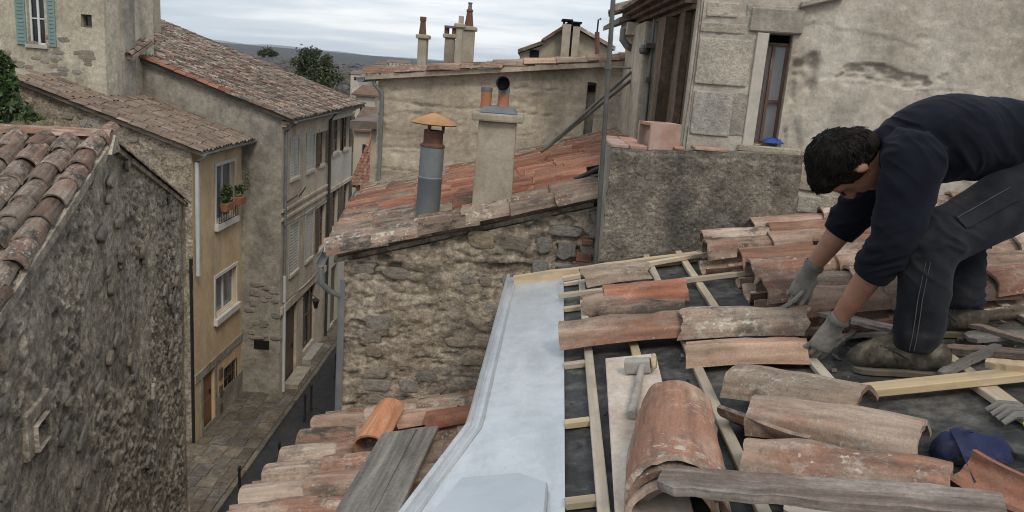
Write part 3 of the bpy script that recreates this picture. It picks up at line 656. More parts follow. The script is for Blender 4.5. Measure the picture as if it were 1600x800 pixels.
# ================================================================== GREY HOUSES beyond it
XG, YG = -7.5, 25.2
fg = Fr((XG, 0), (0, 1), (1, 0))
gsplit, _ = fg.at(511, 300); gend, _ = fg.at(549, 250)
eave_g = Xp(440, 191, XG + .35).z
gh = thing('grey_house', (XG - 3, 27.5, 0), 'tall grey plastered house with pale shut louvred shutters and a patchwork tile roof', 'house')
g2 = thing('brown_shutter_house', (XG - 3, 32.5, 0), 'pale house with brown open shutters beyond the black downpipe', 'house')
row_a = [opn(fg, 455, 467, 222, 283), opn(fg, 480, 491, 212, 271), opn(fg, 500, 508, 206, 251)]
row_b = [opn(fg, 453, 466, 356, 427), opn(fg, 478, 489, 337, 406), opn(fg, 498, 508, 322, 393)]
for rw in (row_a, row_b):            # one head and sill line for the whole row
    t = sum(o[3] for o in rw) / 3; b = sum(o[2] for o in rw) / 3
    for o in rw: o[2], o[3] = b, t
shop = opn(fg, 447, 464, 480, 640); shop[2] = .1; shop[3] = 3.1
shop2 = opn(fg, 474, 492, 470, 600); shop2[2] = .5; shop2[3] = 3.0
facade(fg, YG, gsplit, 0, eave_g - .05, row_a + row_b + [shop, shop2], 'facade_grey', gh)
for k, o in enumerate(row_a + row_b):
    window(fg, gh, *o, rec=.1, frame='frame_white' if k not in (2, 5) else 'frame_brown', pane='glass_dark', bars=1, cross=2, sill='facade_pale')
    m_ = (o[0] + o[1]) / 2
    if k in (2, 5):
        shutter(fg, gh, o[0] - .5, o[0] - .02, o[2], o[3], .005, 'shutter_brown'); shutter(fg, gh, o[1] + .02, o[1] + .45, o[2], o[3], .005, 'shutter_brown')
    else:
        shutter(fg, gh, o[0] + .01, m_ - .01, o[2], o[3], -.05, 'shutter_white'); shutter(fg, gh, m_ + .01, o[1] - .01, o[2], o[3], -.05, 'shutter_white')
    s = obj('window_surround', fixn(frame_mesh(fg, o[0] - .13, o[1] + .13, o[2] - .13, o[3] + .13, .003, .022, .12, 0, 0)), 'facade_pale', gh)
zc = fg.at(444, 343)[1]
for z in (zc, zc + .28): fbox(fg, 'string_course', 'facade_grey', gh, YG, gsplit - .1, z, z + .09, .004, .06)
z3 = fg.at(440, 490)[1]; fbox(fg, 'string_course', 'facade_grey', gh, YG, gsplit - .1, z3, z3 + .25, .004, .08)
dr = fbox(fg, 'door', 'shutter_brown', gh, shop[0], shop[1], .1, shop[3], -.16, -.1); fbox(fg, 'handle', 'iron_black', dr, shop[1] - .25, shop[1] - .2, 1.1, 1.3, -.1, -.06)
window(fg, gh, *shop2, rec=.1, frame='shutter_brown', pane='glass_dark', bars=2, cross=1)
fbox(fg, 'step', 'ashlar', gh, shop[0] - .2, shop[1] + .2, .09, .25, .004, .5); fbox(fg, 'step', 'ashlar', gh, shop2[0] - .1, shop2[1] + .1, .09, .3, .004, .35)
for zq in (zc - 1.1,): # line bracket
    mb = MB(); mb.tube([fg.p(YG + .2, zc + .55, .05), fg.p(YG + 1.5, zc + .62, .1)], .025, 5); mb.tube([fg.p(YG + 2.0, zc + .5, .02), fg.p(YG + 2.0, zc + .85, .25)], .018, 4); mb.build('iron_bracket', 'iron_black', gh)
ul, zl_ = fg.at(472, 478)
lt = thing('wall_lantern', fg.p(ul, zl_, .1), 'small dark wall lantern on a bracket over the grey house shop window', 'lantern')
MB().tube([fg.p(ul, zl_ + .35, .02), fg.p(ul, zl_ + .5, .3), fg.p(ul, zl_ + .36, .5)], .018, 6).build('bracket', 'iron_black', lt, True)
MB().lathe(fg.p(ul, zl_ - .05, .5), [(.06, 0), (.12, .28), (.15, .3), (.04, .4), (.0, .42)], 6).build('lamp_head', 'iron_black', lt)
for zz_, sg_, lab in ((zc - .18, .05, 'thin black cable sagging under the string course of the grey house'), (z3 + .4, .12, 'black cable slung above the shop windows of the grey house')):
    tag(MB().tube([fg.p(lerp(YG, gsplit, t_), zz_ - sg_ * math.sin(math.pi * t_) + .02 * math.sin(9 * t_), .09) for t_ in [i_ / 10 for i_ in range(11)]], .014, 5).build('facade_cable', 'iron_black', None, True), lab, 'cable', 'cables on the grey house')
# second facade
orow = [opn(fg, 520, 532, 190, 243), opn(fg, 537, 546, 182, 230)]; orow2 = [opn(fg, 519, 528, 297, 363), opn(fg, 537, 545, 280, 340)]
for rw in (orow, orow2):
    t = sum(o[3] for o in rw) / 2; b = sum(o[2] for o in rw) / 2
    for o in rw: o[2], o[3] = b, t
oshop = [opn(fg, 517, 526, 440, 560)]; oshop[0][2] = .1; oshop[0][3] = 2.7
facade(fg, gsplit, gend, 0, eave_g - .05, orow + orow2 + oshop, 'facade_pale', g2)
for o in orow + orow2:
    window(fg, g2, *o, rec=.12, frame='frame_brown', pane='glass_dark', bars=1, cross=2, sill='facade_grey')
    shutter(fg, g2, o[0] - .45, o[0] - .02, o[2], o[3], .005, 'shutter_brown'); shutter(fg, g2, o[1] + .02, o[1] + .45, o[2], o[3], .005, 'shutter_brown')
fbox(fg, 'door', 'shutter_brown', g2, oshop[0][0], oshop[0][1], .1, 2.7, -.16, -.1)
fbox(fg, 'string_course', 'facade_grey', g2, gsplit + .1, gend, zc - .05, zc + .1, .004, .06)
MB().poly([(XG, gend, 0), (XG - 8, gend, 0), (XG - 8, gend, eave_g + 2.4), (XG, gend, eave_g)]).build('side_wall', 'facade_grey', g2)
downpipe(g2, [fg.p(gsplit - .02, eave_g - .1, .3), fg.p(gsplit - .02, eave_g - .4, .08), fg.p(gsplit - .02, .1, .08)], .06, 'pipe_dark')
downpipe(gh, [fg.p(YG + .25, eave_g - .15, .36), fg.p(YG + .22, eave_g - .4, .07), fg.p(YG + .22, 4.2, .07)], .05, 'gutter_zinc')
downpipe(gh, [fg.p(YG + .22, 4.2, .07), fg.p(YG + .22, .1, .07)], .055, 'pipe_white')
# side wall to the camera
SLG = math.radians(17.8); tanG = math.tan(SLG)
fgs = Fr((XG, YG), (-1, 0), (0, -1))
def gtop(u): return eave_g - .12 + (u + .35) * tanG
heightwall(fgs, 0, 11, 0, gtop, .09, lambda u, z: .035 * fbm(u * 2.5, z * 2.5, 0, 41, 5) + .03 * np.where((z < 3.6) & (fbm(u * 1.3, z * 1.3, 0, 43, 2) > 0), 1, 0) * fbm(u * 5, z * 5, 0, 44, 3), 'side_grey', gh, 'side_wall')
fbox(fgs, 'vent_opening', 'soot_and_shade', gh, .35, .85, fgs.at(411, 545)[1], fgs.at(411, 532)[1], -.02, .03)  # solid box; the dark of the hole is its colour
for k in range(22): stone(gh, fgs, R.uniform(.1, 1.0), R.uniform(1.8, 3.9), R.uniform(.2, .4), R.uniform(.12, .2), .04, 'grey_stone', R.uniform(-.1, .1))
Sg = Vector((-math.cos(SLG), 0, math.sin(SLG))); Og = Vector((XG + .38, YG - .15, eave_g)); wg = gend - YG + .9
LG = 12.2
mb = MB(); a, b = Og + Vector((0, 0, -.1)), Og + Sg * LG + Vector((0, 0, -.1)); mb.prism([a, b, b + Vector((0, wg, 0)), a + Vector((0, wg, 0))], (0, 0, .1)); mb.build('roof', 'grey_tile', gh)
tile_roof(gh, Og, Sg, (0, 1, 0), int(wg / .21), .21, lambda i: -.05, lambda i: LG, .36, lambda i, s: 'red_tile' if i < 2 and s > 2 else 'grey_tile', L=.45, r0=.098, r1=.08, channels=False, cfg=dict(seg=4, rings=1, chip=.02), jit=.02, yaw=.05, order=lambda j: j[0] * .21 * 1.0 + max(0, j[1] - 1.2) * .22)
gutter(gh, Og + Vector((.06, .05, -.03)), Og + Vector((.06, gsplit - YG, -.03)), .075, 'gutter_zinc')
mb = MB()
for k in range(2): fgb = eave_g - .16 - .09 * k; fg.box(mb, YG, gend, fgb, fgb + .085, .003, .26 - .12 * k)
mb.build('cornice', 'facade_grey', gh)
a = Yp(222, 45, 31.5); b = Yp(246, 45, 31.5)
ck = thing('roof_chimney', (a.x, 31.5, a.z - 1), 'plain square rendered chimney high on the patchwork tile roof', 'chimney')
MB().box((a.x, 31.2, a.z - 1.2), (b.x, 31.8, a.z + 2.2)).build('shaft', 'chimney_render', ck)
MB().box((a.x - .08, 31.1, a.z + 2.202), (b.x + .08, 31.9, a.z + 2.4)).build('cap', 'chimney_render', ck)

# ================================================================== HOUSE WITH GREEN SHUTTERS (top left)
YS = 23.0
fs = Fr((0, YS), (1, 0), (0, -1))
su1, _ = fs.at(164, 60); su0 = su1 - 7
sh = thing('green_shutter_house', (su1 - 3, YS + 1.5, 0), 'cream stone house with blue green louvred shutters above the brown tiled roof', 'house')
w1 = opn(fs, 40, 67, -14, 68); w2 = opn(fs, 126, 143, 22, 42)
facade(fs, su0, su1, 7, 16, [w1, w2], 'shutter_house', sh)
window(fs, sh, *w1, rec=.12, frame='frame_white', pane='glass_dark', bars=1, cross=1, sill='facade_pale')
window(fs, sh, *w2, rec=.15, frame='shutter_brown', pane='glass_dark', bars=0)
wd = (w1[1] - w1[0]) * .52
shutter(fs, sh, w1[0] - wd - .06, w1[0] - .04, w1[2] - .03, w1[3], .005, 'shutter_green'); shutter(fs, sh, w1[1] + .1, w1[1] + wd + .06, w1[2] - .03, w1[3], .005, 'shutter_green')
MB().poly([(su1, YS, 7), (su1, YS + 3, 7), (su1, YS + 3, 16), (su1, YS, 16)]).build('side_wall', 'shutter_house', sh)
for k in range(34):
    u = R.uniform(su1 - 3.4, su1 - .3); z = R.uniform(fs.at(100, 118)[1], fs.at(100, 60)[1]); stone(sh, fs, u, z, R.uniform(.2, .4), R.uniform(.1, .16), .012, 'rubble_stone', R.uniform(-.05, .05))
a = Yp(166, 60, 23.8); b = Yp(191, 60, 23.8)
cb = thing('stair_chimney', (a.x, 24.2, 9), 'broad rendered chimney breast rising beside the green shuttered house', 'chimney')
MB().box((a.x + .02, 23.9, 9), (b.x, 24.6, 15)).build('shaft', 'side_grey', cb)
MB().box((a.x - .03, 23.8, 15.001), (b.x + .06, 24.7, 15.2)).build('cap', 'side_grey', cb)
a = Yp(166, 78, 24.3); b = Yp(216, 78, 24.3)
lr = thing('lean_to_roof', (a.x, 24.5, a.z), 'small lean-to roof of old tiles beside the broad chimney breast', 'roof')
MB().prism([(a.x, 24.0, a.z - .02), (b.x, 24.0, a.z - .12), (b.x, 25.3, a.z + .35), (a.x, 25.3, a.z + .45)], (0, 0, -.1)).build('slab', 'brown_tile', lr)
tile_roof(lr, Vector((a.x + .05, 23.95, a.z - .05)), (0, 1.3, .45), (1, 0, -.08), 5, .2, lambda i: 0, lambda i: 1.2, .36, lambda i, s: 'weathered_tile', channels=False)
# garden wall and ivy left of the yellow house
fgw = Fr((0, 20.2), (1, 0), (0, -1))
gw = thing('rubble_wall', (-14, 20.2, 7), 'rough rubble wall below the green shuttered house, overgrown at its end', 'wall')
gz1 = fgw.at(40, 118)[1]
heightwall(fgw, -17, -12.9, 6.5, lambda u: gz1 + .3 * math.sin(u * 2), .05, lambda u, z: .12 * fbm(u * 2.5, z * 2.5, 0, 61, 4), 'gable_harl', gw, 'wall_face')
for k in range(40): stone(gw, fgw, R.uniform(-14.8, -12.9), gz1 - R.uniform(0, 1.4), R.uniform(.15, .34), R.uniform(.1, .22), .07, 'gable_stone', R.uniform(-.3, .3))
iv = thing('ivy_bush', Yp(2, 165, 19.6), 'green leafy bush at the end of the rubble wall', 'bush')
c = Yp(-6, 130, 19.6)
for k, (px, py, rx, rz, n_) in enumerate(((-8, 112, .45, .55, 2200), (6, 140, .35, .5, 1500), (-4, 168, .5, .42, 1700), (26, 168, .3, .22, 500), (44, 182, .25, .14, 260))):
    leaf_cloud(n_, Yp(px, py, 19.6 - .05 * k), (rx, .4, rz), .085, 'foliage', 'foliage', iv, seed=31 + k, dens=-.05)
MB().tube([c + Vector((-.1, .2, -1.3)), c + Vector((0, .1, -.4)), c + Vector((.1, 0, .3))], [.05, .04, .02], 6).build('stem', 'bark', iv)

# ================================================================== NEAR GABLE HOUSE (left)
GA = math.radians(-14.5)
gd = Vector((math.sin(GA), math.cos(GA), 0)); gn = Vector((gd.y, -gd.x, 0))
pk = Yp(172, 212, 7.6)
fn = Fr((pk.x, pk.y), gd, gn)
ngh = thing('rubble_gable_house', (pk.x - 1, pk.y, 0), 'near house with dark rubble gable wall, small window and lichened tile roof', 'house')
uf, zf = fn.at(287, 308); un = -4.6
tF = (pk.z - zf) / uf; tN = math.tan(math.radians(14))
def ntop(u): return pk.z - .03 - (u * tF if u > 0 else -u * tN)
nw = opn(fn, 45, 67, 668, 712)
def nh(u, z):
    w = fbm(u * 2.5, z * 2.5, 0, 3, 3)
    f1, f2, i1 = worley(u * 9 + 1.2 * w, z * 11 + u * 4.0 + w, 71)
    lum = np.clip((f2 - f1) * 1.5, 0, 1) ** .6
    big = fbm(u * .8, z * .8, 0, 73, 3); flat = smooth((fbm(u * .7 + 5, z * .7, 0, 75, 3) - .02) / .2)
    edge = smooth((uf - u) / .5)
    return (.028 * lum * (.2 + .8 * i1) + .042 * fbm(u * 15, z * 17 + u * 7, 0, 76, 4, .6)) * (1 - .7 * flat) * (.15 + .85 * edge) + .05 * big - .03
heightwall(fn, un, uf, 3.6, ntop, .024, nh, 'gable_harl', ngh, 'gable_wall', ops=[nw])
MB().poly([fn.p(un, 0), fn.p(uf, 0), fn.p(uf, 3.6), fn.p(un, 3.6)]).build('gable_wall', 'gable_harl', ngh)
for k in range(230):
    u = R.uniform(un + .8, uf - .5); z = R.uniform(4.6, ntop(u) - .1); w_ = R.uniform(.09, .2)
    if nw[0] - .25 < u < nw[1] + .25 and nw[2] - .3 < z < nw[3] + .3: continue
    if fbm(np.array(u * .9), np.array(z * .9), 0, 79, 3) < -.08: continue
    stone(ngh, fn, u, z, w_ * R.uniform(1, 1.5), w_ * R.uniform(.6, .9), R.uniform(.012, .03), 'gable_stone', R.uniform(-.1, .5))
MB().poly([fn.p(uf, 0, .02), fn.p(uf, 0, -6), fn.p(uf, zf - .05, -6), fn.p(uf, zf - .05, .02)]).build('side_wall', 'gable_harl', ngh)
# window recess with plaster surround
mb = MB()
for q in (((nw[0], nw[2]), (nw[1], nw[2])), ((nw[1], nw[2]), (nw[1], nw[3])), ((nw[1], nw[3]), (nw[0], nw[3])), ((nw[0], nw[3]), (nw[0], nw[2]))):
    mb.poly([fn.p(*q[0], .06), fn.p(*q[0], -.4), fn.p(*q[1], -.4), fn.p(*q[1], .06)])
mb.build('window_reveal', 'gable_harl', ngh)
fbox(fn, 'window_pane', 'soot_and_shade', ngh, nw[0] - .1, nw[1] + .1, nw[2] - .1, nw[3] + .1, -.42, -.38)
obj('window_surround', bevel(fixn(frame_mesh(fn, nw[0] - .11, nw[1] + .11, nw[2] - .02, nw[3] + .13, -.05, .03, .11, 0, 0)), .012, 2), 'gable_harl', ngh)
for k in range(9): stone(ngh, fn, lerp(nw[0], nw[1], R.random()), nw[2] - R.uniform(-.03, .06), .07, .05, .05, 'grey_stone', 0, -.02)
u, z = fn.at(234, 612); fbox(fn, 'white_box', 'facade_pale', ngh, u - .05, u + .06, z - .09, z + .09, -.02, .06, bev=.01)
downpipe(ngh, [fn.p(u, z - .12, .07), fn.p(u, z - 1.2, .07)], .012, 'gutter_zinc', 'cable')
# roof: near slope towards the camera, ridge along -n
SN = (-gd + Vector((0, 0, -tN))).normalized()      # down the near slope
rl = 4.2
mb = MB(); P = Vector((pk.x, pk.y, pk.z - .05)) + gn * .02
mb.prism([P, P - gn * rl, P - gn * rl + SN * 5, P + SN * 5], (0, 0, -.08)); mb.build('roof_slope', 'gable_harl', ngh)
SF = (gd + Vector((0, 0, -tF))).normalized(); mb = MB(); mb.prism([P, P + SF * 4.9, P + SF * 4.9 - gn * rl, P - gn * rl], (0, 0, -.06)); mb.build('roof_slope', 'gable_harl', ngh)
lenN = 4.4
tile_roof(ngh, P + SN * lenN - gn * .1, -SN, -gn, int(rl / .215), .215, lambda i: 0, lambda i: lenN - .02, .36, lambda i, s: 'weathered_tile', L=.46, r0=.105, r1=.085, cfg=dict(seg=8, rings=3, jit=.012, chip=.02), jit=.012, yaw=.03)
# verge of the far slope: a row of tiles edge-on, and ridge tiles
for k in range(12):
    obj('verge_tile', tile_var('co', 'weathered_tile', .46, .105, .085, dict(seg=8, rings=3, jit=.012, chip=.02)), None, ngh, frameM(P + SF * (.12 + .4 * (k + 1)) - gn * .06 + Vector((0, 0, .0)), -SF + Vector((0, 0, .03)), (SF.cross(gn) if SF.cross(gn).z > 0 else gn.cross(SF))))
for k in range(9):
    obj('ridge_tile', tile_var('ri', 'pink_tile', .5, .11, .1, dict(seg=8, rings=2, jit=.01, chip=.015, phi=70)), None, ngh, frameM(P - gn * (.5 + .42 * k) + Vector((0, 0, .04)), gn + Vector((0, 0, .02)), (0, 0, 1)))
mb = MB(); mb.prism([P + gn * .03 + SN * .2 + Vector((0, 0, -.06)), P + gn * .03 + Vector((0, 0, .06)), P + gn * .03 + SF * .2 + Vector((0, 0, -.05))], -gn * rl); mb.build('ridge_mortar', 'gable_harl', ngh)

# ================================================================== MIDDLE HOUSE (stone gable, red roof, chimney)
YM = 5.0
fm = Fr((0, YM), (1, 0), (0, -1))
mu0, _ = fm.at(534, 540); mu1, _ = fm.at(934, 400)
zl = fm.at(534, 424)[1]; zr = fm.at(934, 336)[1]
SLM = math.atan2(zr - zl, mu1 - mu0); tanM = math.tan(SLM)
mh = thing('stone_gable_house', (0, YM + 1.6, 0), 'rubble stone gable house with red tile roof across from the zinc flashing', 'house')
def mtop(u): return zl + .065 + (u - mu0) * tanM
def mhf(u, z):
    w = fbm(u * 3, z * 3, 0, 81, 3)
    f1, f2, i1 = worley(u * 4.6 + w * .5, z * 9.5 + w * .5, 82)
    st = smooth((f2 - f1) / .28) * (.15 + .85 * i1)
    smear = smooth((fbm(u * 1.9 + 3, z * 2.4, 0, 84, 4) + .04) / .12)
    holes = smooth((fbm(u * 6, z * 13, 0, 88, 3) - .2) / .12)
    edge = smooth((.02 - np.abs(fbm(u * 1.9 + 3, z * 2.4, 0, 84, 4) + .01)) / .02)
    return .013 * st * (1 - .85 * smear) + .013 * fbm(u * 18, z * 26, 0, 86, 4) + .012 * smear - .028 * holes * (1 - smear * .4) - .012 * edge * np.maximum(0, fbm(u * 8, z * 8, 0, 89, 2) + .2)
heightwall(fm, mu0, mu1 + .05, 7.6, mtop, .011, mhf, 'rubble_mortar', mh, 'gable_wall')
MB().poly([fm.p(mu0, 0), fm.p(mu1, 0), fm.p(mu1, 7.6), fm.p(mu0, 7.6)]).build('gable_wall', 'rubble_mortar', mh)
# stones that show through the mortar
z = 8.9
while z < mtop(mu1):
    hh = R.uniform(.075, .135); u = mu0 + R.uniform(.02, .15)
    while u < mu1 - .05:
        ww = R.uniform(.11, .27)
        if z < mtop(u) - .09:
            tr = u > .0 and z > mtop(u) - .42
            if tr or fbm(np.array(u * 1.7 + 3), np.array(z * 2.2), 0, 84, 3) < -.02 or R.random() < .12:
                stone(mh, fm, u + ww / 2, z + hh / 2 + R.uniform(-.02, .02), ww * R.uniform(.75, .95), hh * R.uniform(.7, .95), R.uniform(.012, .022) + (.010 if tr else 0), 'grey_stone' if tr else 'rubble_stone', R.uniform(-.1, .1))
        u += ww
    z += hh
for px, py, w_, h_ in ((912, 401, .1, .06), (905, 412, .09, .035), (918, 378, .07, .04)):
    u, z = fm.at(px, py); obj('brick', bevel(fixn(fm.box(MB(), u - w_ / 2, u + w_ / 2, z - h_ / 2, z + h_ / 2, -.05, .035).mesh('brick')), .006, 1), 'red_tile', mh)
MB().poly([(mu0, YM, 0), (mu0, YM, zl), (mu0 - .4, YM + 3.5, zl), (mu0 - .4, YM + 3.5, 0)]).build('street_wall', 'rubble_mortar', mh)
MB().poly([fm.p(mu0 - .02, 8.7, .02), fm.p(mu0 + .015, 8.7, .02), fm.p(mu0 + .015, zl - .05, .02), fm.p(mu0 - .02, zl - .05, .02)]).build('corner_flashing', 'gutter_zinc', mh)
# roof
E0 = Yp(512, 402, 4.93); B0 = Zp(566, 291, E0.z); skew = (B0.x - E0.x) / (B0.y - E0.y)
YB = 8.35
SM = Vector((math.cos(SLM), 0, math.sin(SLM)))
def at_x(s, y): return E0 + Vector((skew * (y - E0.y), y - E0.y, 0)) + SM * s
mb = MB(); q = [at_x(.03, 5.03), at_x(1.75, 5.03), at_x(1.75, 6.4), at_x(2.55, 6.4), at_x(2.9, YB), at_x(0, YB)]
mb.prism([p - Vector((0, 0, .04)) for p in q], (0, 0, -.03)); mb.build('roof', 'rubble_mortar', mh)
PM = .178; ncm = int((YB - 4.93) / PM)
def m_mat(i, s): return 'edge_tile' if i < 3 or (i < 5 and (s < .5 or R.random() < .4)) or (s < .25 and R.random() < .4) else 'red_tile'
tile_roof(mh, E0 + Vector((0, .06, -.03)), SM, (0, 1, 0), ncm, PM, lambda i: skew * PM * i / SM.x, lambda i: (1.72 if i * PM < 1.4 else 2.5) , .3, m_mat, L=.4, r0=.094, r1=.076, cfg=dict(seg=8, rings=3, jit=.012, chip=.022), jit=.008, yaw=.022)
gutter(mh, E0 + Vector((-.035, -.05, -.03)), B0 + Vector((-.035, 0, -.03)), .03, 'gutter_zinc')
g0 = E0 + Vector((-.035, -.03, -.06)); downpipe(mh, [g0, g0 + Vector((0, .0, -.1)), g0 + Vector((.05, .03, -.16)), Vector((mu0 - .015, YM - .0, g0.z - .22)), Vector((mu0 - .015, YM - .0, 3))], .02, 'gutter_zinc')

# chimney with two pots
c0 = Yp(735, 345, 5.28); c1 = Yp(798, 338, 5.28); ct = Yp(770, 190, 5.28).z
cx, cw = (c0.x + c1.x) / 2, c1.x - c0.x
ch = thing('rendered_chimney', (cx, 5.45, c0.z), 'tall beige rendered chimney with two pots on the red tile roof', 'chimney')
me = MB().hexa([(cx-cw/2-.005,5.28,c0.z-.25),(cx+cw/2+.005,5.28,c0.z-.25),(cx+cw/2,5.62,c0.z-.25),(cx-cw/2,5.62,c0.z-.25),(cx-cw/2+.01,5.285,ct),(cx+cw/2-.01,5.285,ct),(cx+cw/2-.01,5.61,ct),(cx-cw/2+.01,5.61,ct)]).mesh('shaft')
obj('shaft', bevel(me, .012, 2), 'chimney_render', ch)
obj('cap_slab', bevel(MB().box((cx - cw / 2 - .035, 5.245, ct + .001), (cx + cw / 2 + .035, 5.66, ct + .052)).mesh('cap_slab'), .012, 2), 'chimney_render', ch)
obj('base_flashing', bevel(MB().hexa([(cx-cw/2-.05,5.2,c0.z-.13),(cx+cw/2+.08,5.2,c0.z-.02),(cx+cw/2+.08,5.7,c0.z-.02),(cx-cw/2-.05,5.7,c0.z-.13),(cx-cw/2-.008,5.265,c0.z+.0),(cx+cw/2+.012,5.265,c0.z+.1),(cx+cw/2+.012,5.63,c0.z+.1),(cx-cw/2-.008,5.63,c0.z+.0)]).mesh('f'), .01, 1), 'chimney_render', ch)
obj('lead_saddle', bevel(MB().hexa([(cx-.13,5.27,ct+.052),(cx+.13,5.27,ct+.052),(cx+.13,5.62,ct+.052),(cx-.13,5.62,ct+.052),(cx-.09,5.33,ct+.095),(cx+.09,5.33,ct+.095),(cx+.09,5.56,ct+.095),(cx-.09,5.56,ct+.095)]).mesh('l'), .01, 1), 'lead', ch)
p1 = Yp(759, 165, 5.42); p2 = Yp(786, 165, 5.42); zt = Yp(759, 137, 5.42).z
pot = MB().lathe((p1.x, 5.42, p1.z - .02), [(.042, 0), (.036, .03), (.036, zt - p1.z + .02), (.030, zt - p1.z + .02), (.03, .06)], 18).build('pot', 'terracotta_pot', ch, True)
MB().lathe((p1.x, 5.42, zt - .022), [(.0375, 0), (.0385, .012), (.0375, .026), (.031, .026), (.031, .005)], 18).build('rim', 'lead', pot, True)
pot = MB().lathe((p2.x, 5.42, p2.z - .02), [(.05, 0), (.037, .035), (.036, .1), (.03, .1)], 18).build('pot', 'terracotta_pot', ch, True)
pe = Yp(786, 131, 5.36)
mb = MB(); pts = [(p2.x, 5.44, p2.z + .06), (p2.x, 5.45, p2.z + .1), (pe.x, 5.45, pe.z - .01), (pe.x, 5.40, pe.z), (pe.x, 5.345, pe.z + .004)]
mb.tube(pts, [.037, .039, .041, .043, .045], 18, caps=False); mb.tube([(pe.x, 5.345, pe.z + .004), (pe.x, 5.40, pe.z)], [.040, .038], 18, caps=False)
mb.build('cowl', 'lead', pot, True)
MB().lathe((pe.x, 5.40, pe.z), [(.039, 0), (.039, .004)], 18, Vector((0, -1, 0))).build('flue_mouth', 'soot_and_shade', pot)
# steel flue with conical hat
f0 = Yp(667, 342, 5.45); f1 = Yp(676, 228, 5.45); f2 = Yp(681, 200, 5.45); f3 = Yp(683, 190, 5.45)
ax = (f1 - f0).normalized()
fl = thing('flue_pipe', f0, 'grey metal flue pipe with rusty collar and conical orange hat on red roof', 'flue pipe')
ln = (f1 - f0).length; r_ = .082
MB().lathe(f0 - ax * .2, [(r_, 0), (r_, .2 + ln * .55), (r_ + .004, .2 + ln * .56), (r_ + .004, .2 + ln * .58), (r_ - .001, .2 + ln * .59), (r_ - .001, .2 + ln)], 28, ax).build('pipe', 'flue_steel', fl, True)
MB().lathe(f1 - ax * .01, [(r_ - .004, 0), (r_ + .002, .004), (r_ + .002, .016), (r_ - .016, .03), (r_ - .016, .115), (r_ - .02, .115), (r_ - .02, .06)], 28, ax).build('collar', 'rust', fl, True)
for k in range(3):
    t = .6 + k * 2.1; q = ax.to_track_quat('Z', 'Y') @ Vector((math.cos(t) * (r_ - .02), math.sin(t) * (r_ - .02), 0))
    MB().tube([f1 + ax * .09 + q, f1 + ax * .165 + q], .012, 6).build('hat_leg', 'rust', fl)
MB().lathe(f1 + ax * .15, [(.155, 0), (.157, .004), (.10, .038), (.03, .066), (.012, .072), (.012, .08), (.0, .08)], 32, ax).build('hat', 'rust_orange', fl, True)
MB().lathe(f1 + ax * .146, [(.150, 0), (.09, .036), (.02, .062)], 32, ax).build('hat_underside', 'rust', fl, True)
# cables and struts on the red roof
for px, lab in ((((868, 292), (905, 278), (938, 262)), 'upper black cable lying over the old tiles beside the parapet'), (((868, 300), (900, 287), (925, 277), (940, 274)), 'lower thick grey cable lying over the old tiles beside the parapet')):
    tag(MB().tube([Yp(x, y, 5.6 - .1 * k) for k, (x, y) in enumerate(px)], .018, 7).build('cable', 'pipe_dark', None, True), lab, 'cable')
st = thing('roof_brace', Yp(845, 236, 6.9), 'pair of grey metal struts leaning from the red roof up to the stained wall', 'brace')
for k, (a, b) in enumerate((((846, 237), (986, 113)), ((852, 233), (990, 122)))):
    MB().tube([Yp(*a, 6.9 + k * .03), Yp(*b, 7.6 + k * .03)], .014, 6).build('strut', 'galv', st)
ms = thing('scaffold_pole', Yp(930, 408, 4.58), 'tall thin galvanised pole standing against the roughcast parapet corner', 'pole')
a, b = Yp(930.5, 412, 4.58), Yp(958, 0, 4.58); MB().tube([a, b + (b - a) * .4], .0135, 8).build('pole', 'galv', ms, True)
a, b = Yp(945, 105, 4.59), Yp(985, 106, 4.75); mb = MB(); mb.tube([a, b], .009, 6); mb.build('bracket', 'galv', ms)
MB().lathe(Yp(951, 104, 4.58) - Vector((0, 0, .015)), [(.02, 0), (.02, .03)], 8).build('clamp', 'galv', ms)

# ================================================================== BACK HOUSE, its roofline and what rises behind
fb = Fr((0, YB), (1, 0), (0, -1))
bu0, bz0 = fb.at(592, 114); bu1, bz1 = fb.at(1000, 92); bu1 += .6
tanB = (bz1 - bz0) / (bu1 - .6 - bu0)
bh = thing('back_house', (0, YB + 2, 0), 'beige plastered house wall with dark stains rising behind the red roof', 'house')
btop = lambda u: bz0 - .05 + (u - bu0) * tanB
bwin = opn(fb, 918, 933, 128, 215)
def bhf(u, z):
    h = .006 * fbm(u * 26, z * 30, 0, 91, 3) + .006 * smooth((fbm(u * 1.3 + 8, z * 1.6, 0, 95, 3) + .02) / .05)
    for k, zk in enumerate((bz0 - .28, bz0 - .50, bz0 - .74, bz0 - .98, bz0 - .05)):          # bed joints telegraphing through the plaster
        dz = np.abs(z - zk - .03 * fbm(u * 2.2, u * 0 + k, 0, 97, 3)); h = h - .016 * smooth((.012 - dz) / .01) * smooth((fbm(u * 1.7, u * 0 + 3 * k, 0, 99, 3) + .1) / .1)
    return h + .02 * smooth((fbm(u * 2.6, z * 6, 0, 94, 3) - .12) / .05) * fbm(u * 10, z * 22, 0, 96, 3)
heightwall(fb, bu0, bu1, 8.8, btop, .018, bhf, 'back_plaster', bh, 'wall', ops=[bwin])
MB().poly([fb.p(bu0, 0), fb.p(bu1, 0), fb.p(bu1, 8.8), fb.p(bu0, 8.8)]).build('wall', 'back_plaster', bh)
MB().poly([(bu0, YB, 0), (bu0, YB, bz0 - .05), (bu0, YB + 4, bz0 - .05), (bu0, YB + 4, 0)]).build('street_wall', 'back_plaster', bh)
w_ = fbox(fb, 'niche', 'side_grey', bh, bwin[0] - .02, bwin[1] + .02, bwin[2], bwin[3], -.14, -.1)
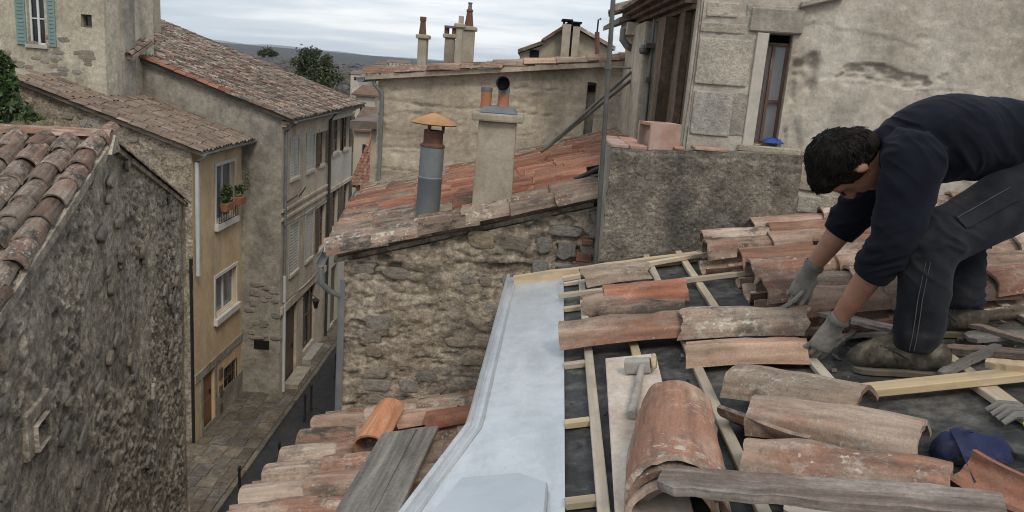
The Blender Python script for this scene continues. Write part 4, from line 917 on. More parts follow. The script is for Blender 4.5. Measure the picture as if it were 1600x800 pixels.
fbox(fb, 'flue_grille', 'soot_and_shade', bh, bwin[0] + .02, bwin[1] - .01, bwin[3] - .1, bwin[3] - .03, -.1, -.07)
SB = Vector((1, 0, tanB)).normalized()
mb = MB(); q = Vector((bu0 - .12, YB - .1, bz0 - .03)); q2 = q + SB * (bu1 - bu0 + .3); mb.prism([q, q2, q2 + Vector((0, 3.2, 0)), q + Vector((0, 3.2, 0))], (0, 0, -.045)); mb.build('roof', 'back_plaster', bh)
tile_roof(bh, q + Vector((0, .05, -.02)), SB, (0, 1, 0), 9, .19, lambda i: -.02, lambda i: bu1 - bu0 + .2, .32, lambda i, s: R.choice(['pink_tile', 'orange_tile', 'old_tile', 'pink_tile']), L=.42, r0=.075, r1=.062, cfg=dict(seg=6, rings=2, jit=.01, chip=.02), channels=False)
gutter(bh, q + Vector((-.05, 0, -.03)), q + Vector((-.05, 3, -.03)), .045, 'gutter_zinc')
a = Yp(585, 122, YB - .06); downpipe(bh, [a, a + Vector((.0, 0, -.06)), Yp(597, 145, YB - .05), Yp(597, 160, YB - .05), Yp(592, 280, YB - .05)], .021, 'gutter_zinc')
# houses standing behind: bodies hidden below the roofline, chimneys above it
hb = thing('hidden_rear_house', (0, 16, 0), 'house just behind the beige wall, only its chimney stacks clear of the roofline', 'house')
MB().box((-2.3, 14.5, 0), (1.5, 19, 10.6)).build('wall', 'back_plaster', hb)
MB().prism([(-2.4, 14.3, 10.601), (1.7, 14.3, 10.601), (1.7, 16.75, 11.1), (-2.4, 16.75, 11.1)], (0, 0, .05)).build('roof', 'far_roof', hb)
def stack(px0, px1, ytop, Y, dep, label, capm=.04):
    a, b = Yp(px0, ytop, Y), Yp(px1, ytop, Y); t = thing('chimney_stack', (a.x, Y, 10.4), label, 'chimney', 'chimneys above the beige house')
    obj('shaft', bevel(MB().box((a.x, Y, 10.4), (b.x, Y + dep, a.z)).mesh('s'), .015, 1), 'chimney_render', t)
    obj('cap', bevel(MB().box((a.x - capm, Y - capm, a.z + .001), (b.x + capm, Y + dep + capm, a.z + .08)).mesh('c'), .015, 1), 'chimney_render', t)
    return t, a, b
t, a, b = stack(653, 667, 60, 16, .3, 'slim single chimney stack with one tall tapering pot')
c = Yp(660, 57, 16.15); z2 = Yp(660, 29, 16.15).z
MB().lathe((c.x, 16.15, a.z + .08), [(.075, 0), (.05, (z2 - c.z) * .75), (.062, (z2 - c.z) * .76), (.062, z2 - c.z), (.045, z2 - c.z)], 12).build('pot', 'rust', t, True)
t, a, b = stack(695, 710, 59, 16.4, .3, 'squat chimney stack topped by a slab on stub legs')
for k in (.1, .9): x = lerp(a.x, b.x, k); MB().box((x - .04, 16.45, a.z + .081), (x + .04, 16.65, a.z + .2)).build('cap_leg', 'rust', t)
MB().box((a.x - .02, 16.4, a.z + .201), (b.x + .03, 16.72, a.z + .24)).build('cover_slab', 'lead', t)
t, a, b = stack(713, 723, 43, 15.6, .28, 'narrow pale chimney stack with a plain square top in front of the brown pot')
obj('top_block', MB().box((lerp(a.x, b.x, .25), 15.65, a.z + .081), (lerp(a.x, b.x, .95), 15.83, a.z + .22)).mesh('t'), 'chimney_render', t)
t, a, b = stack(723, 741, 47, 16.2, .35, 'tallest chimney stack carrying a brown pot with a metal tip')
c = Yp(732.5, 44, 16.35); z2 = Yp(733, 17, 16.35).z; z3 = Yp(733, 6, 16.35).z
MB().lathe((c.x, 16.35, a.z + .08), [(.09, 0), (.055, (z2 - c.z) * .85), (.07, (z2 - c.z) * .88), (.06, z2 - c.z)], 12).build('pot', 'rust', t, True)
MB().lathe((c.x, 16.35, a.z + .08 + z2 - c.z), [(.04, 0), (.034, z3 - z2 - .03), (.05, z3 - z2 - .02), (.04, z3 - z2)], 10).build('tip', 'lead', t, True)
# gable house on the right skyline
YD = 27.0
gp = lambda x, y: Yp(x, y, YD)
dh = thing('skyline_gable_house', gp(880, 85), 'distant beige gable house with two chimneys on the skyline', 'house')
pl_ = [gp(848, 130), gp(848, 67), gp(879, 46), gp(900, 46), gp(956, 78), gp(956, 140)]
MB().prism(pl_, (0, 8, 0)).build('wall', 'chimney_render', dh)
def slab3(a, b, n, m, parent, th=.12, over=.25, dep=8.4):
    a, b = Vector(a), Vector(b); MB().prism([a + Vector((0, -over, .02)), b + Vector((0, -over, .02)), b + Vector((0, -over, .02 + th)), a + Vector((0, -over, .02 + th))], (0, dep, 0)).build(n, m, parent)
e = gp(890, 40); slab3(gp(846, 68), e, 'roof', 'grey_tile', dh); slab3(e + Vector((.01, 0, 0)), gp(960, 80), 'roof', 'grey_tile', dh)
for x0, x1, yt, dd in ((880, 893, 37, 0), (896, 907, 41, .02)):
    a, b = Yp(x0, yt, YD - .5 - dd), Yp(x1, yt, YD - .5 - dd); s = MB().box((a.x, YD - .5 - dd, a.z - 2.2), (b.x, YD + .3, a.z)).build('chimney', 'chimney_render', dh)
    for k in (.15, .85): x = lerp(a.x, b.x, k); MB().box((x - .03, YD - .4, a.z + .001), (x + .03, YD + .1, a.z + .1)).build('cap_leg', 'soot_and_shade', s)
    MB().box((a.x - .04, YD - .56, a.z + .101), (b.x + .04, YD + .3, a.z + .15)).build('cap', 'soot_and_shade', s)
mb = MB(); a = gp(815, 82); mb.prism([gp(812, 140), gp(812, 83), gp(848, 71), gp(848, 140)], (0, 5, 0)); mb.build('wing', 'chimney_render', dh); slab3(gp(809, 84), gp(848.5, 70), 'wing_roof', 'grey_tile', dh, dep=5.4)
u = gp(835, 85); MB().box((u.x - .15, YD - .03, u.z - .12), (u.x + .15, YD + .02, u.z + .14)).build('window', 'soot_and_shade', dh)
an = thing('vent_mast', Yp(933, 56, 22), 'thin skyline vent pipe with bent head beside the scaffold pole', 'vent pipe')
MB().tube([Yp(933, 90, 22), Yp(933, 50, 22)], .07, 6).build('base', 'rust', an); MB().tube([Yp(933, 50, 22), Yp(935, 31, 22), Yp(938, 29, 22), Yp(939, 31, 22)], .025, 6).build('pipe', 'iron_black', an)

# ================================================================== RIGHT HOUSE
RA = math.radians(10)
fr_ = Fr((1.9, 5.14), (math.cos(RA), -math.sin(RA)), (-math.sin(RA), -math.cos(RA)))
ru0, _ = fr_.at(1087, 110); ru1 = fr_.at(1600, 200)[0] + 2.4
rh = thing('old_plaster_house', (2.2, 6.5, 9), 'tall old house of patched cream plaster with a narrow window behind the worker', 'house')
rw = [fr_.at(1203, 53)[0], fr_.at(1240, 53)[0], fr_.at(1217, 229)[1], fr_.at(1203, 52)[1]]
uq = fr_.at(1170, 120)[0]; uw = fr_.at(1262, 120)[0]
rk = fr_.at(1400, 120)
def rhf(u, z):
    h = .010 * fbm(u * 4, z * 4, 0, 101, 5)
    h = h + .006 * smooth((fbm(u * 1.1, z * 1.5, 0, 103, 3) - .02) / .09)        # coats of render
    strip = smooth((u - rw[1]) / .04) * smooth((uw + .05 - u + .08 * fbm(z * 4, z * 0, 0, 107, 3)) / .05) * smooth((rw[3] - .12 - z + .08 * fbm(u * 9, u * 0, 0, 108, 2)) / .05)
    h = h - strip * (.028 + .05 * np.maximum(0, fbm(u * 22, z * 16, 0, 105, 3)))
    # fallen render: a ragged-edged shallow loss with a coarse stone course showing in it
    us = (u - rk[0] + .02); zs_ = (z - rk[1])
    box = np.maximum(np.abs(us) / .30, np.abs(zs_ + .02 * np.sin(us * 9)) / .045) + .55 * fbm(u * 7, z * 12, 0, 109, 4)
    h = h - .022 * smooth((1.0 - box) / .12) + .03 * smooth((1.0 - box) / .12) * fbm(u * 18, z * 40, 0, 110, 4)
    lay = fbm(u * 1.6 + 4, z * 3.1, 0, 112, 4); h = h - .006 * smooth((lay - .03) / .05) - .003 * smooth((fbm(u * 2.6, z * 2.2, 0, 114, 4) - .1) / .09)
    return h + .005 * fbm(u * 24, z * 24, 0, 115, 3)
heightwall(fr_, ru0, ru1, 9.8, lambda u: 13.2, .011, rhf, 'plaster_old', rh, 'wall', ops=[rw])
mb = MB()
for q in (((rw[0], rw[2]), (rw[1], rw[2])), ((rw[1], rw[2]), (rw[1], rw[3])), ((rw[1], rw[3]), (rw[0], rw[3])), ((rw[0], rw[3]), (rw[0], rw[2]))):
    mb.poly([fr_.p(*q[0], .02), fr_.p(*q[0], -.16), fr_.p(*q[1], -.16), fr_.p(*q[1], .02)])
mb.build('window_reveal', 'plaster_old', rh)
fbox(fr_, 'room_dark', 'soot_and_shade', rh, rw[0] - .1, rw[1] + .1, rw[2] - .1, rw[3] + .1, -.5, -.17)  # black backing box paints in the darkness of the unlit room
w_ = obj('window', fixn(frame_mesh(fr_, rw[0], rw[1], rw[2], rw[3] - .05, -.13, -.09, .018, 0, 0)), 'frame_brown', rh)
fbox(fr_, 'pane', 'glass_net', w_, rw[0] + .01, rw[1] - .01, rw[2] + .01, rw[3] - .06, -.125, -.12)
zc2 = lerp(rw[2], rw[3], .40); um = lerp(rw[0], rw[1], .34)
fbox(fr_, 'mullion', 'frame_brown', w_, um - .009, um + .009, rw[2] + .018, rw[3] - .07, -.128, -.082)
fbox(fr_, 'glazing_bar', 'frame_brown', w_, um + .009, rw[1] - .018, zc2 - .008, zc2 + .008, -.128, -.086)
fbox(fr_, 'window_band', 'facade_pale', rh, rw[0] - .075, rw[0] - .003, rw[2] - .05, rw[3] + .0, -.03, .017, bev=.004)
fbox(fr_, 'lintel', 'side_grey', rh, rw[0] - .13, rw[1] + .05, rw[3] + .004, rw[3] + .15, -.12, .022, bev=.008)
fbox(fr_, 'sill', 'ashlar', rh, rw[0] - .1, rw[1] + .15, rw[2] - .05, rw[2] - .004, -.16, .04, bev=.008)
def rblock(px0, py0, px1, py1, n=.022):
    a, b = fr_.at(px0, py0), fr_.at(px1, py1); me = fixn(fr_.box(MB(), a[0], b[0], b[1], a[1], -.06, n).mesh('stone_block')); bevel(me, .008, 2)
    obj('stone_block', me, 'ashlar', rh)
rblock(1106, 2, 1152, 28, .012); rblock(1096, 34, 1166, 54, .007); rblock(1094, 58, 1166, 136, .009); rblock(1086, 141, 1138, 214, .012); rblock(1140, 144, 1164, 214, .006); rblock(1168, 6, 1248, 30, .008)
rblock(1250, 258, 1290, 300, .02); rblock(1248, 305, 1280, 334, .016); rblock(1283, 304, 1312, 332, .016)
a = fr_.at(1250, 8); b = fr_.at(1320, -8); me = fixn(MB().hexa([fr_.p(a[0],a[1]-.02,-.02), fr_.p(b[0],b[1]-.02,-.02), fr_.p(b[0],b[1]-.02,.05), fr_.p(a[0],a[1]-.02,.05), fr_.p(a[0],a[1]+.02,-.02), fr_.p(b[0],b[1]+.02,-.02), fr_.p(b[0],b[1]+.02,.05), fr_.p(a[0],a[1]+.02,.05)]).mesh('ledge')); obj('ledge', bevel(me, .008, 1), 'side_grey', rh)
# stained side wall running back
cn = fr_.p(ru0, 0)
fsd = Fr((cn.x, cn.y), (0, 1), (-1, 0))
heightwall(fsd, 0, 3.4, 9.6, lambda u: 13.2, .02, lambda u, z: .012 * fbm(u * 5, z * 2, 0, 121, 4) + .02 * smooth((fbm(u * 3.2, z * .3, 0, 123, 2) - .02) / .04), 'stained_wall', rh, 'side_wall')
fbox(fsd, 'corner_strip', 'plaster_old', rh, .012, .10, 9.8, 13.1, -.06, .026)
for u0, u1, n in ((.32, .5, .05), (.85, 1.2, .09)): fbox(fsd, 'pilaster', 'stained_wall', rh, u0, u1, 9.8, fsd.at(1050, 30)[1], .004, n)
for k in range(5):
    z = fsd.at(1060, 26 - k * 7)[1]; fbox(fsd, 'corbel', 'stained_wall', rh, .1, 2.8, z, z + .03, .004, .05 + .05 * k)
# pier with pipes in front of it
YP = 7.0
a, b = Yp(1000, 120, YP), Yp(1029, 120, YP)
pr = thing('stained_pier', (a.x, YP, 9.7), 'weathered wall pier with grey pipes left of the brown stained recess', 'pier')
me = MB().box((a.x, YP, 9.6), (b.x + .02, 8.3, Yp(1010, 32, YP).z)).mesh('shaft'); obj('shaft', bevel(me, .02, 2), 'back_plaster', pr)
a2 = Yp(986, 150, 7.9); MB().box((a2.x, 7.9, 9.6), (a.x + .01, 8.34, Yp(990, 62, 7.9).z)).build('buttress', 'plaster_old', pr)
for x0, x1, y0, y1, rr in ((1016, 1037, 195, -60, .035), (1007, 1032, 195, -60, .014)):
    MB().tube([Yp(x0, y0, YP - .06), Yp(x1, y1, YP - .06)], rr, 9).build('pipe', 'galv' if rr > .02 else 'gutter_zinc', pr, True)
MB().lathe(Yp(1006, 85, YP - .04) , [(.03, 0), (.045, .02), (.045, .05), (.03, .08)], 10).build('pipe_joint', 'galv', pr)
for y in (72, 125): q = Yp(1021, y, YP - .07); MB().box((q.x - .07, YP - .13, q.z - .02), (q.x + .07, YP - .01, q.z + .02)).build('pipe_clamp', 'galv', pr)
MB().tube([Yp(975, 45, 7.8), Yp(973, 62, 7.8), Yp(980, 72, 7.8), Yp(988, 76, 7.85)], .035, 8).build('bent_pipe', 'gutter_zinc', pr, True)
ea = thing('eaves_corner', Yp(990, 25, 7.7), 'eaves with broken tiles above the stained pier', 'eaves')
q = Yp(968, 27, 7.75); q2 = Yp(1100, -14, 7.75); MB().prism([q, q2, q2 + Vector((0, 1.6, 0)), q + Vector((0, 1.6, 0))], (0, 0, -.05)).build('soffit_board', 'grey_wood', ea)
tile_roof(ea, q + Vector((-.02, .02, .01)), (q2 - q), (0, 1, 0), 5, .2, lambda i: 0, lambda i: .95, .3, lambda i, s: R.choice(['old_tile', 'orange_tile']), L=.42, r0=.085, r1=.07, channels=False)
q = Yp(990, 45, 7.6); MB().box((q.x - .05, 7.65, q.z - .05), (q.x + .3, 8.2, q.z + .06)).build('corbel_stone', 'plaster_old', ea)

# ================================================================== ROUGHCAST PARAPET with bricks
YT = 4.68
ft = Fr((0, YT), (1, 0), (0, -1))
tu0, tz0 = ft.at(956, 231); tu1, tz1 = ft.at(1257, 243)
pt = thing('roughcast_parapet', (tu0 + .6, YT + .5, 9.8), 'dark roughcast parapet block with loose bricks along its top', 'parapet')
ttop = lambda u: tz0 + (tz1 - tz0) * (u - tu0) / (tu1 - tu0)
heightwall(ft, tu0, tu1, 9.7, ttop, .0065, lambda u, z: .007 * fbm(u * 66, z * 66, 0, 131, 2, .7) + .006 * fbm(u * 7, z * 7, 0, 133, 3) - .012 * smooth((.03 - (ttop(tu0) - z) + .02 * fbm(u * 12, u * 0, 0, 135, 2)) / .02), 'roughcast', pt, 'front_face')
MB().hexa([(tu0+.012,YT+.012,9.7),(tu1,YT+.012,9.7),(tu1,YT+.2,9.7),(tu0+.012,YT+.2,9.7),(tu0+.012,YT+.012,tz0-.006),(tu1,YT+.012,tz1-.006),(tu1,YT+.2,tz1-.006),(tu0+.012,YT+.2,tz0-.006)]).build('front_wall', 'roughcast', pt)
fl_ = Fr((tu0, YT), (0, 1), (-1, 0))
heightwall(fl_, 0, .66, 9.7, lambda u: tz0, .02, lambda u, z: .006 * fbm(u * 15, z * 15, 0, 137, 3), 'side_grey', pt, 'side_face')
MB().box((tu0 + .01, YT + .2, 9.7), (tu0 + .2, YT + .66, tz0 - .004)).build('side_wall', 'side_grey', pt)
MB().box((tu0 + .21, YT + .21, 9.7), (tu1 + .3, YT + .7, 10.35)).build('terrace_floor', 'side_grey', pt)
bk = bevel(MB().box((0, 0, 0), (.105, .205, .024)).mesh('brick'), .005, 1); bk.materials.append(MATS['terracotta'])
for k in range(6):
    i, j = k % 2, k // 2
    obj('brick', bk, None, pt, Matrix.Translation((tu0 - .004 + i * .112 + R.uniform(-.004, .004), YT + .02 + j * .215, tz0 - .004 + R.uniform(0, .004))) @ Matrix.Rotation(R.uniform(-.03, .03), 4, 'Z'))
zb_ = tz0 + .05
# hollow flue block
A = ft.at(1006, 231); B_ = ft.at(1057, 231); hb_ = .158
fx = thing('hollow_brick', ft.p(A[0], tz0), 'hollow terracotta flue block standing on the parapet corner', 'brick')
L0, W0, x0, y0, z0 = .195, .17, A[0], YT + .03, tz0 + .002
mb = MB(); t_ = .016
mb.box((x0, y0, z0), (x0 + L0, y0 + t_, z0 + hb_)); mb.box((x0, y0 + W0 - t_, z0), (x0 + L0, y0 + W0, z0 + hb_)); mb.box((x0, y0 + t_, z0), (x0 + L0, y0 + W0 - t_, z0 + t_))
mb.box((x0, y0 + t_, z0 + hb_ - t_), (x0 + L0, y0 + .045, z0 + hb_)); mb.box((x0, y0 + W0 - .045, z0 + hb_ - t_), (x0 + L0, y0 + W0 - t_, z0 + hb_))
mb.box((x0, y0 + .045, z0 + hb_ - t_), (x0 + .05, y0 + W0 - .045, z0 + hb_)); mb.box((x0 + L0 - .05, y0 + .045, z0 + hb_ - t_), (x0 + L0, y0 + W0 - .045, z0 + hb_)); mb.box((x0 + L0 - t_, y0 + t_, z0 + t_), (x0 + L0, y0 + W0 - t_, z0 + hb_ - t_))
me = mb.mesh('shell'); obj('shell', me, 'terracotta', fx, Matrix.Translation((x0 + L0 / 2, y0 + W0 / 2, 0)) @ Matrix.Rotation(.3, 4, 'Z') @ Matrix.Translation((-x0 - L0 / 2, -y0 - W0 / 2, 0)))
for px, py, w_, ln, lab in ((1112, 236, .19, .13, 'flat pale terracotta tile lying on the parapet top'), (1062, 238, .06, .08, 'small tile fragment beside the hollow flue block')):
    u, z = ft.at(px, py); z = ttop(u); o = obj('flat_tile', bevel(MB().box((u - w_ / 2, YT + .01, z + .001), (u + w_ / 2, YT + .01 + ln, z + .018)).mesh('flat_tile'), .004, 1), 'terracotta'); tag(o, lab, 'tile')
u = fr_.at(1204, 231); c = fr_.p(u[0] + .01, rw[2] + .018, -.02)
rg = np.random.default_rng(5); mb = MB(); n = 14
vs = []; 
for i in range(n):
    for j in range(7):
        a_ = i / (n - 1) - .5; b_ = j / 6 - .5; r2 = (a_ * 2) ** 2 + (b_ * 2) ** 2
        vs.append(c + fr_.U * a_ * .13 + fr_.N * b_ * .1 + Vector((0, 0, .012 + max(0, .02 * (1 - r2)) + .022 * float(vnoise(a_ * 9, b_ * 9, 0, 3)) - (.012 if r2 > 1 else 0))))
mb.add(vs, [(i*7+j, i*7+j+1, (i+1)*7+j+1, (i+1)*7+j) for i in range(n - 1) for j in range(6)])
tag(mb.build('blue_rag', 'blue_cloth', None, True), 'crumpled bright blue rag on the narrow window sill', 'rag')

# ================================================================== FAR: houses, trees, woods
def far_house(px0, px1, ye, yr, Y, dep, base, label, m='far_wall'):
    """ridge along x; front eaves at pixel row ye, ridge at row yr"""
    a, b = Yp(px0, ye, Y), Yp(px1, ye, Y); z1 = (a.z + b.z) / 2; zr_ = Yp((px0 + px1) / 2, yr, Y + dep / 2).z
    t = thing('far_house', (a.x, Y, base), label, 'house', 'houses down the lane and across the town'); x0, x1 = a.x, b.x
    MB().prism([(x0, Y, base), (x0, Y, z1), (x0, Y + dep / 2, zr_), (x0, Y + dep, z1), (x0, Y + dep, base)], (x1 - x0, 0, 0)).build('wall', m, t)
    o = .3
    for s in (1, -1):
        ya, yb = (Y - o, Y + dep / 2) if s == 1 else (Y + dep + o, Y + dep / 2); sl = (zr_ - z1) / (dep / 2)
        MB().prism([(x0 - o, ya, z1 - o * sl + .02), (x1 + o, ya, z1 - o * sl + .02), (x1 + o, yb, zr_ + .02), (x0 - o, yb, zr_ + .02)], (0, 0, .14)).build('roof', 'far_roof', t)
    n = max(1, int((x1 - x0) / 3)); ff = Fr((0, Y), (1, 0), (0, -1))
    for k in range(n):
        u = x0 + (x1 - x0) * (k + .5) / n
        if z1 - base > 3: fbox(ff, 'window', 'glass_dark', t, u - .4, u + .4, z1 - 2.2, z1 - .9, .002, .03)
    return t
t = far_house(556, 640, 292, 205, 40, 12, 0, 'low house with a plain red tile roof just past the brown shutter house')
xa = Yp(556, 292, 40); rr_ = Yp(598, 205, 46).z; sl = math.atan2(rr_ - xa.z, 6)
tile_roof(t, Vector((xa.x - .2, 39.6, xa.z + .05)), (0, math.cos(sl), math.sin(sl)), (1, 0, 0), 14, .22, lambda i: 0, lambda i: 6.2, .36, lambda i, s: 'red_tile', channels=False, cfg=dict(seg=4, rings=1))
far_house(553, 600, 205, 170, 54, 9, 0, 'brown roofed house beyond the low red roofed house')
far_house(556, 586, 150, 136, 64, 8, -5, 'buff gable house under the bare trees, left of the beige wall')
rgf = random.Random(12)
for k, (x0, x1, ye, yr, Y, lab) in enumerate(((565, 578, 110, 104, 330, 'long pale house in the middle of the far town'), (576, 600, 108, 103, 360, 'cream house on the right of the far town'), (548, 562, 116, 110, 300, 'lower pinkish house at the front of the far town'), (586, 602, 101, 97, 520, 'white block on the skyline of the far town'), (604, 640, 98, 94, 700, 'pale low sheds beyond the far town'))):
    far_house(x0, x1, ye, yr, Y, 14, -24, lab)
def tree(name, p, h, label, group, kind, cw=3.4, chh=7.5):
    t = thing(name, p, label, 'tree', group); rg = random.Random(int(p.x * 7 + p.y)); p = Vector(p)
    if kind == 'bare':
        mb = MB(); tw = MB()
        def grow(a, d, l, r, lev):
            b = a + d * l; (mb if lev < 2 else tw).tube([a, (a + b) / 2 + Vector((rg.uniform(-1, 1), rg.uniform(-1, 1), 0)) * l * .06, b], [r, r * .8, r * .6], 4 if lev else 6, False)
            if lev < 4:
                for k in range(3 if lev else 5): 
                    n = (d + Vector((rg.uniform(-1, 1), rg.uniform(-1, 1), rg.uniform(-.2, .7))) * .75).normalized(); grow(lerp(a, b, rg.uniform(.55, 1)), n, l * rg.uniform(.55, .75), r * .5, lev + 1)
        grow(p, Vector((rg.uniform(-.1, .1), 0, 1)), h * .33, h * .02, 0)
        mb.build('trunk', 'bark', t); tw.build('crown', 'bare_twig', t)
    else:
        umb = kind == 'umbrella'
        top = p + Vector((0, 0, h)); mb = MB()
        mb.tube([p, p + Vector((h * .02, 0, h * .5)), p + Vector((0, 0, h * (.8 if umb else .9)))], [h * .028, h * .02, h * .008], 7)
        for k in range(7): a_ = k * 2.4; q = p + Vector((0, 0, h - chh * (.8 - .1 * k))); mb.tube([q, q + Vector((math.cos(a_), math.sin(a_), .6)) * (cw * .6)], [h * .008, h * .003], 5)
        mb.build('trunk', 'bark', t)
        vs = []; fs_ = []; rgn = np.random.default_rng(int(h * 10)); cl = []
        n = 46 if not umb else 22
        for k in range(n):
            a_ = rg.uniform(0, 6.28)
            if umb: f_ = math.sqrt(rg.random()); rad = f_ * cw; z = h - chh * (.15 + .35 * f_ * f_ + .4 * rg.random()); s = cw * .22
            else:
                zz_ = rg.random(); prof = math.sin(math.pi * (zz_ * .8 + .14)) ** .6; rad = math.sqrt(rg.random()) * cw * prof * rg.uniform(.75, 1.1); z = h - chh * (1 - zz_); s = cw * rg.uniform(.12, .27)
            cl.append((p + Vector((math.cos(a_) * rad, math.sin(a_) * rad, z - s * .4)), s))
        Ps = np.concatenate([np.array(c_) + rgn.normal(size=(190, 3)) * s_ * np.array([.62, .62, .45]) for c_, s_ in cl])
        m_ = len(Ps); a_ = rgn.normal(size=(m_, 3)); a_ /= np.linalg.norm(a_, axis=1)[:, None]; b_ = np.cross(a_, rgn.normal(size=(m_, 3))); b_ /= np.linalg.norm(b_, axis=1)[:, None]; sz = cw * .06 * (.6 + .8 * rgn.random((m_, 1)))
        V = np.stack([Ps - a_ * sz, Ps + b_ * sz * .6, Ps + a_ * sz, Ps - b_ * sz * .6], 1).reshape(-1, 3); i = np.arange(m_) * 4
        me = bpy.data.meshes.new('crown'); me.from_pydata(V.tolist(), [], np.stack([i, i+1, i+2, i+3], -1).tolist()); obj('crown', me, 'pine_foliage', t)
    return t
def on_land(px, Y):                # foot of a tree: on the ground sheet under that direction
    d = ray(px, 95); x = d.x / d.y * Y; return Vector((x, Y, float(land_z(np.array(x), np.array(Y)))))
p = on_land(489, 115); tree('pine_tree', p, Yp(489, 77, 115).z - p.z, 'large rounded dark green pine behind the patchwork tile roof', None, 'pine')
p = on_land(418, 150); tree('umbrella_pine', p, Yp(418, 73, 150).z - p.z, 'small flat-topped umbrella pine standing alone against the woods', None, 'umbrella', 1.7, 1.8)
for k, (px, Y, yt) in enumerate(((455, 140, 92), (532, 95, 118), (545, 110, 112), (556, 100, 122), (567, 130, 108), (524, 120, 108), (580, 120, 114), (540, 82, 140), (572, 88, 136), (590, 105, 124))):
    p = on_land(px, Y); tree('bare_tree', p, Yp(px, yt, Y).z - p.z, ['leafless tree left of the big pine, against the woods', 'slender leafless tree right beside the big pine', 'tall leafless tree in front of the far town', 'leafless tree above the buff gable house', 'leafless tree between the far town houses and the beige wall', 'tallest leafless tree rising behind the big pine', 'leafless tree right of the far town pinkish house', 'low leafless tree just above the grey house eaves', 'low leafless tree behind the brown roofed house', 'leafless tree hard against the beige wall corner'][k], 'bare trees below the old town', 'bare')
# the woods: a mass of crowns out to the hills
rg = np.random.default_rng(4); n = 10500
Yw = 170 * np.exp(rg.random(n) * 3.15); ang = rg.uniform(-.62, .5, n); Xw = np.tan(ang) * Yw
kp = fbm(Xw / 260, Yw / 260, 0, 9, 3) > -.22; Xw, Yw = Xw[kp], Yw[kp]; kp = ~((Xw > -110) & (Xw < -30) & (Yw > 250) & (Yw < 420)); Xw, Yw = Xw[kp], Yw[kp]; n = len(Xw)
Zw = land_z(Xw, Yw); sz = rg.uniform(3.2, 5.6, n) * np.clip(Yw / 500, 1, 3.2)
base = np.array([(1,0,0),(.5,.87,0),(-.5,.87,0),(-1,0,0),(-.5,-.87,0),(.5,-.87,0),(.55,.3,.8),(-.5,.4,.75),(0,-.6,.85),(0,0,1.15)])
fc = np.array([(0,1,6),(1,2,7),(1,7,6),(2,3,7),(3,4,8),(3,8,7),(4,5,8),(5,0,6),(5,6,8),(6,7,9),(7,8,9),(8,6,9)])
V = base[None] * (1 + .25 * rg.normal(size=(n, 10, 1))) * (sz * np.where(Yw > 900, 1.0, 1.0))[:, None, None]; V[:, :, 2] *= np.clip(500 / Yw, .28, 1.0)[:, None] * 1.25
V += np.stack([Xw, Yw, Zw], -1)[:, None, :]
me = bpy.data.meshes.new('woods'); me.from_pydata(V.reshape(-1, 3).tolist(), [], (fc[None] + (np.arange(n) * 10)[:, None, None]).reshape(-1, 3).tolist())
tag(obj('woodland', me, 'woods'), 'brown winter woodland covering the plain to the hills', 'woods', kind='stuff')

# the air: even thin haze over the whole plain
mb = MB().box((-9300, -9200, -75), (9300, 17400, 240)); hz = mb.mesh('haze'); hm = bpy.data.materials.new('haze_air'); hm.use_nodes = True; hn = hm.node_tree; hn.nodes.clear()
ho = hn.nodes.new('ShaderNodeOutputMaterial'); hv = hn.nodes.new('ShaderNodeVolumePrincipled'); hv.inputs['Color'].default_value = (.82, .88, .95, 1); hv.inputs['Density'].default_value = .00004; hv.inputs['Anisotropy'].default_value = .2
hn.links.new(hv.outputs[0], ho.inputs['Volume']); tag(obj('haze', hz, hm), 'thin even haze over the far plain', 'haze', kind='stuff')

# unseen houses added on the near side of the lane, to shade it
for y0, y1, x0, zt, lab in ((12.6, 22, -2.35, 10.3, 'plain house lining the lane behind the stone gable'), (22.3, 33, -3.0, 9.7, 'second plain house farther along the same side of the lane')):
    t = thing('lane_shade_house', (x0 + 2, y0, 0), lab, 'house', 'houses lining the near side of the lane')
    MB().box((x0, y0, 0), (x0 + 6, y1, zt)).build('wall', 'facade_grey', t)
    MB().prism([(x0 - .3, y0 - .2, zt + .01), (x0 + 6, y0 - .2, zt + .3), (x0 + 6, y1, zt + .3), (x0 - .3, y1, zt + .01)], (0, 0, .12)).build('roof', 'far_roof', t)
    fl2 = Fr((x0, 0), (0, 1), (-1, 0))
    for k in range(3):
        for z_ in (1.2, 4.2, 7.0): u_ = lerp(y0, y1, (k + .5) / 3); fbox(fl2, 'window', 'glass_dark', t, u_ - .45, u_ + .45, z_, z_ + 1.5, .002, .04)

# ================================================================== THE ROOF UNDER REPAIR
P0 = CAM + ray(1400, 585) * 2.65
HD, SLR = math.radians(2.5), math.radians(12.3)
rE = Vector((math.sin(HD), math.cos(HD), 0)); rT = Vector((math.cos(HD) * math.cos(SLR), -math.sin(HD) * math.cos(SLR), math.sin(SLR))); rN = rT.cross(rE)
if rN.z < 0: rN = -rN
rO = plp(880, 437, P0, rN)
def RP(a, b, c=0): return rO + rT * a + rE * b + rN * c
def RL(px, py, c=0): q = plp(px, py, rO + rN * c, rN) - rO; return q.dot(rT), q.dot(rE)
def rbox(name, a0, a1, b0, b1, c0, c1, m, parent, bev=.002):
    me = fixn(MB().hexa([RP(a0,b0,c0), RP(a1,b0,c0), RP(a1,b1,c0), RP(a0,b1,c0), RP(a0,b0,c1), RP(a1,b0,c1), RP(a1,b1,c1), RP(a0,b1,c1)]).mesh(name))
    # keep object axes along the piece so that the grain runs with it
    return obj(name, bevel(me, bev, 1), m, parent)
rr = thing('roof_under_repair', RP(.6, -1, -1), 'half stripped roof with black felt, new battens and old canal tiles', 'roof')
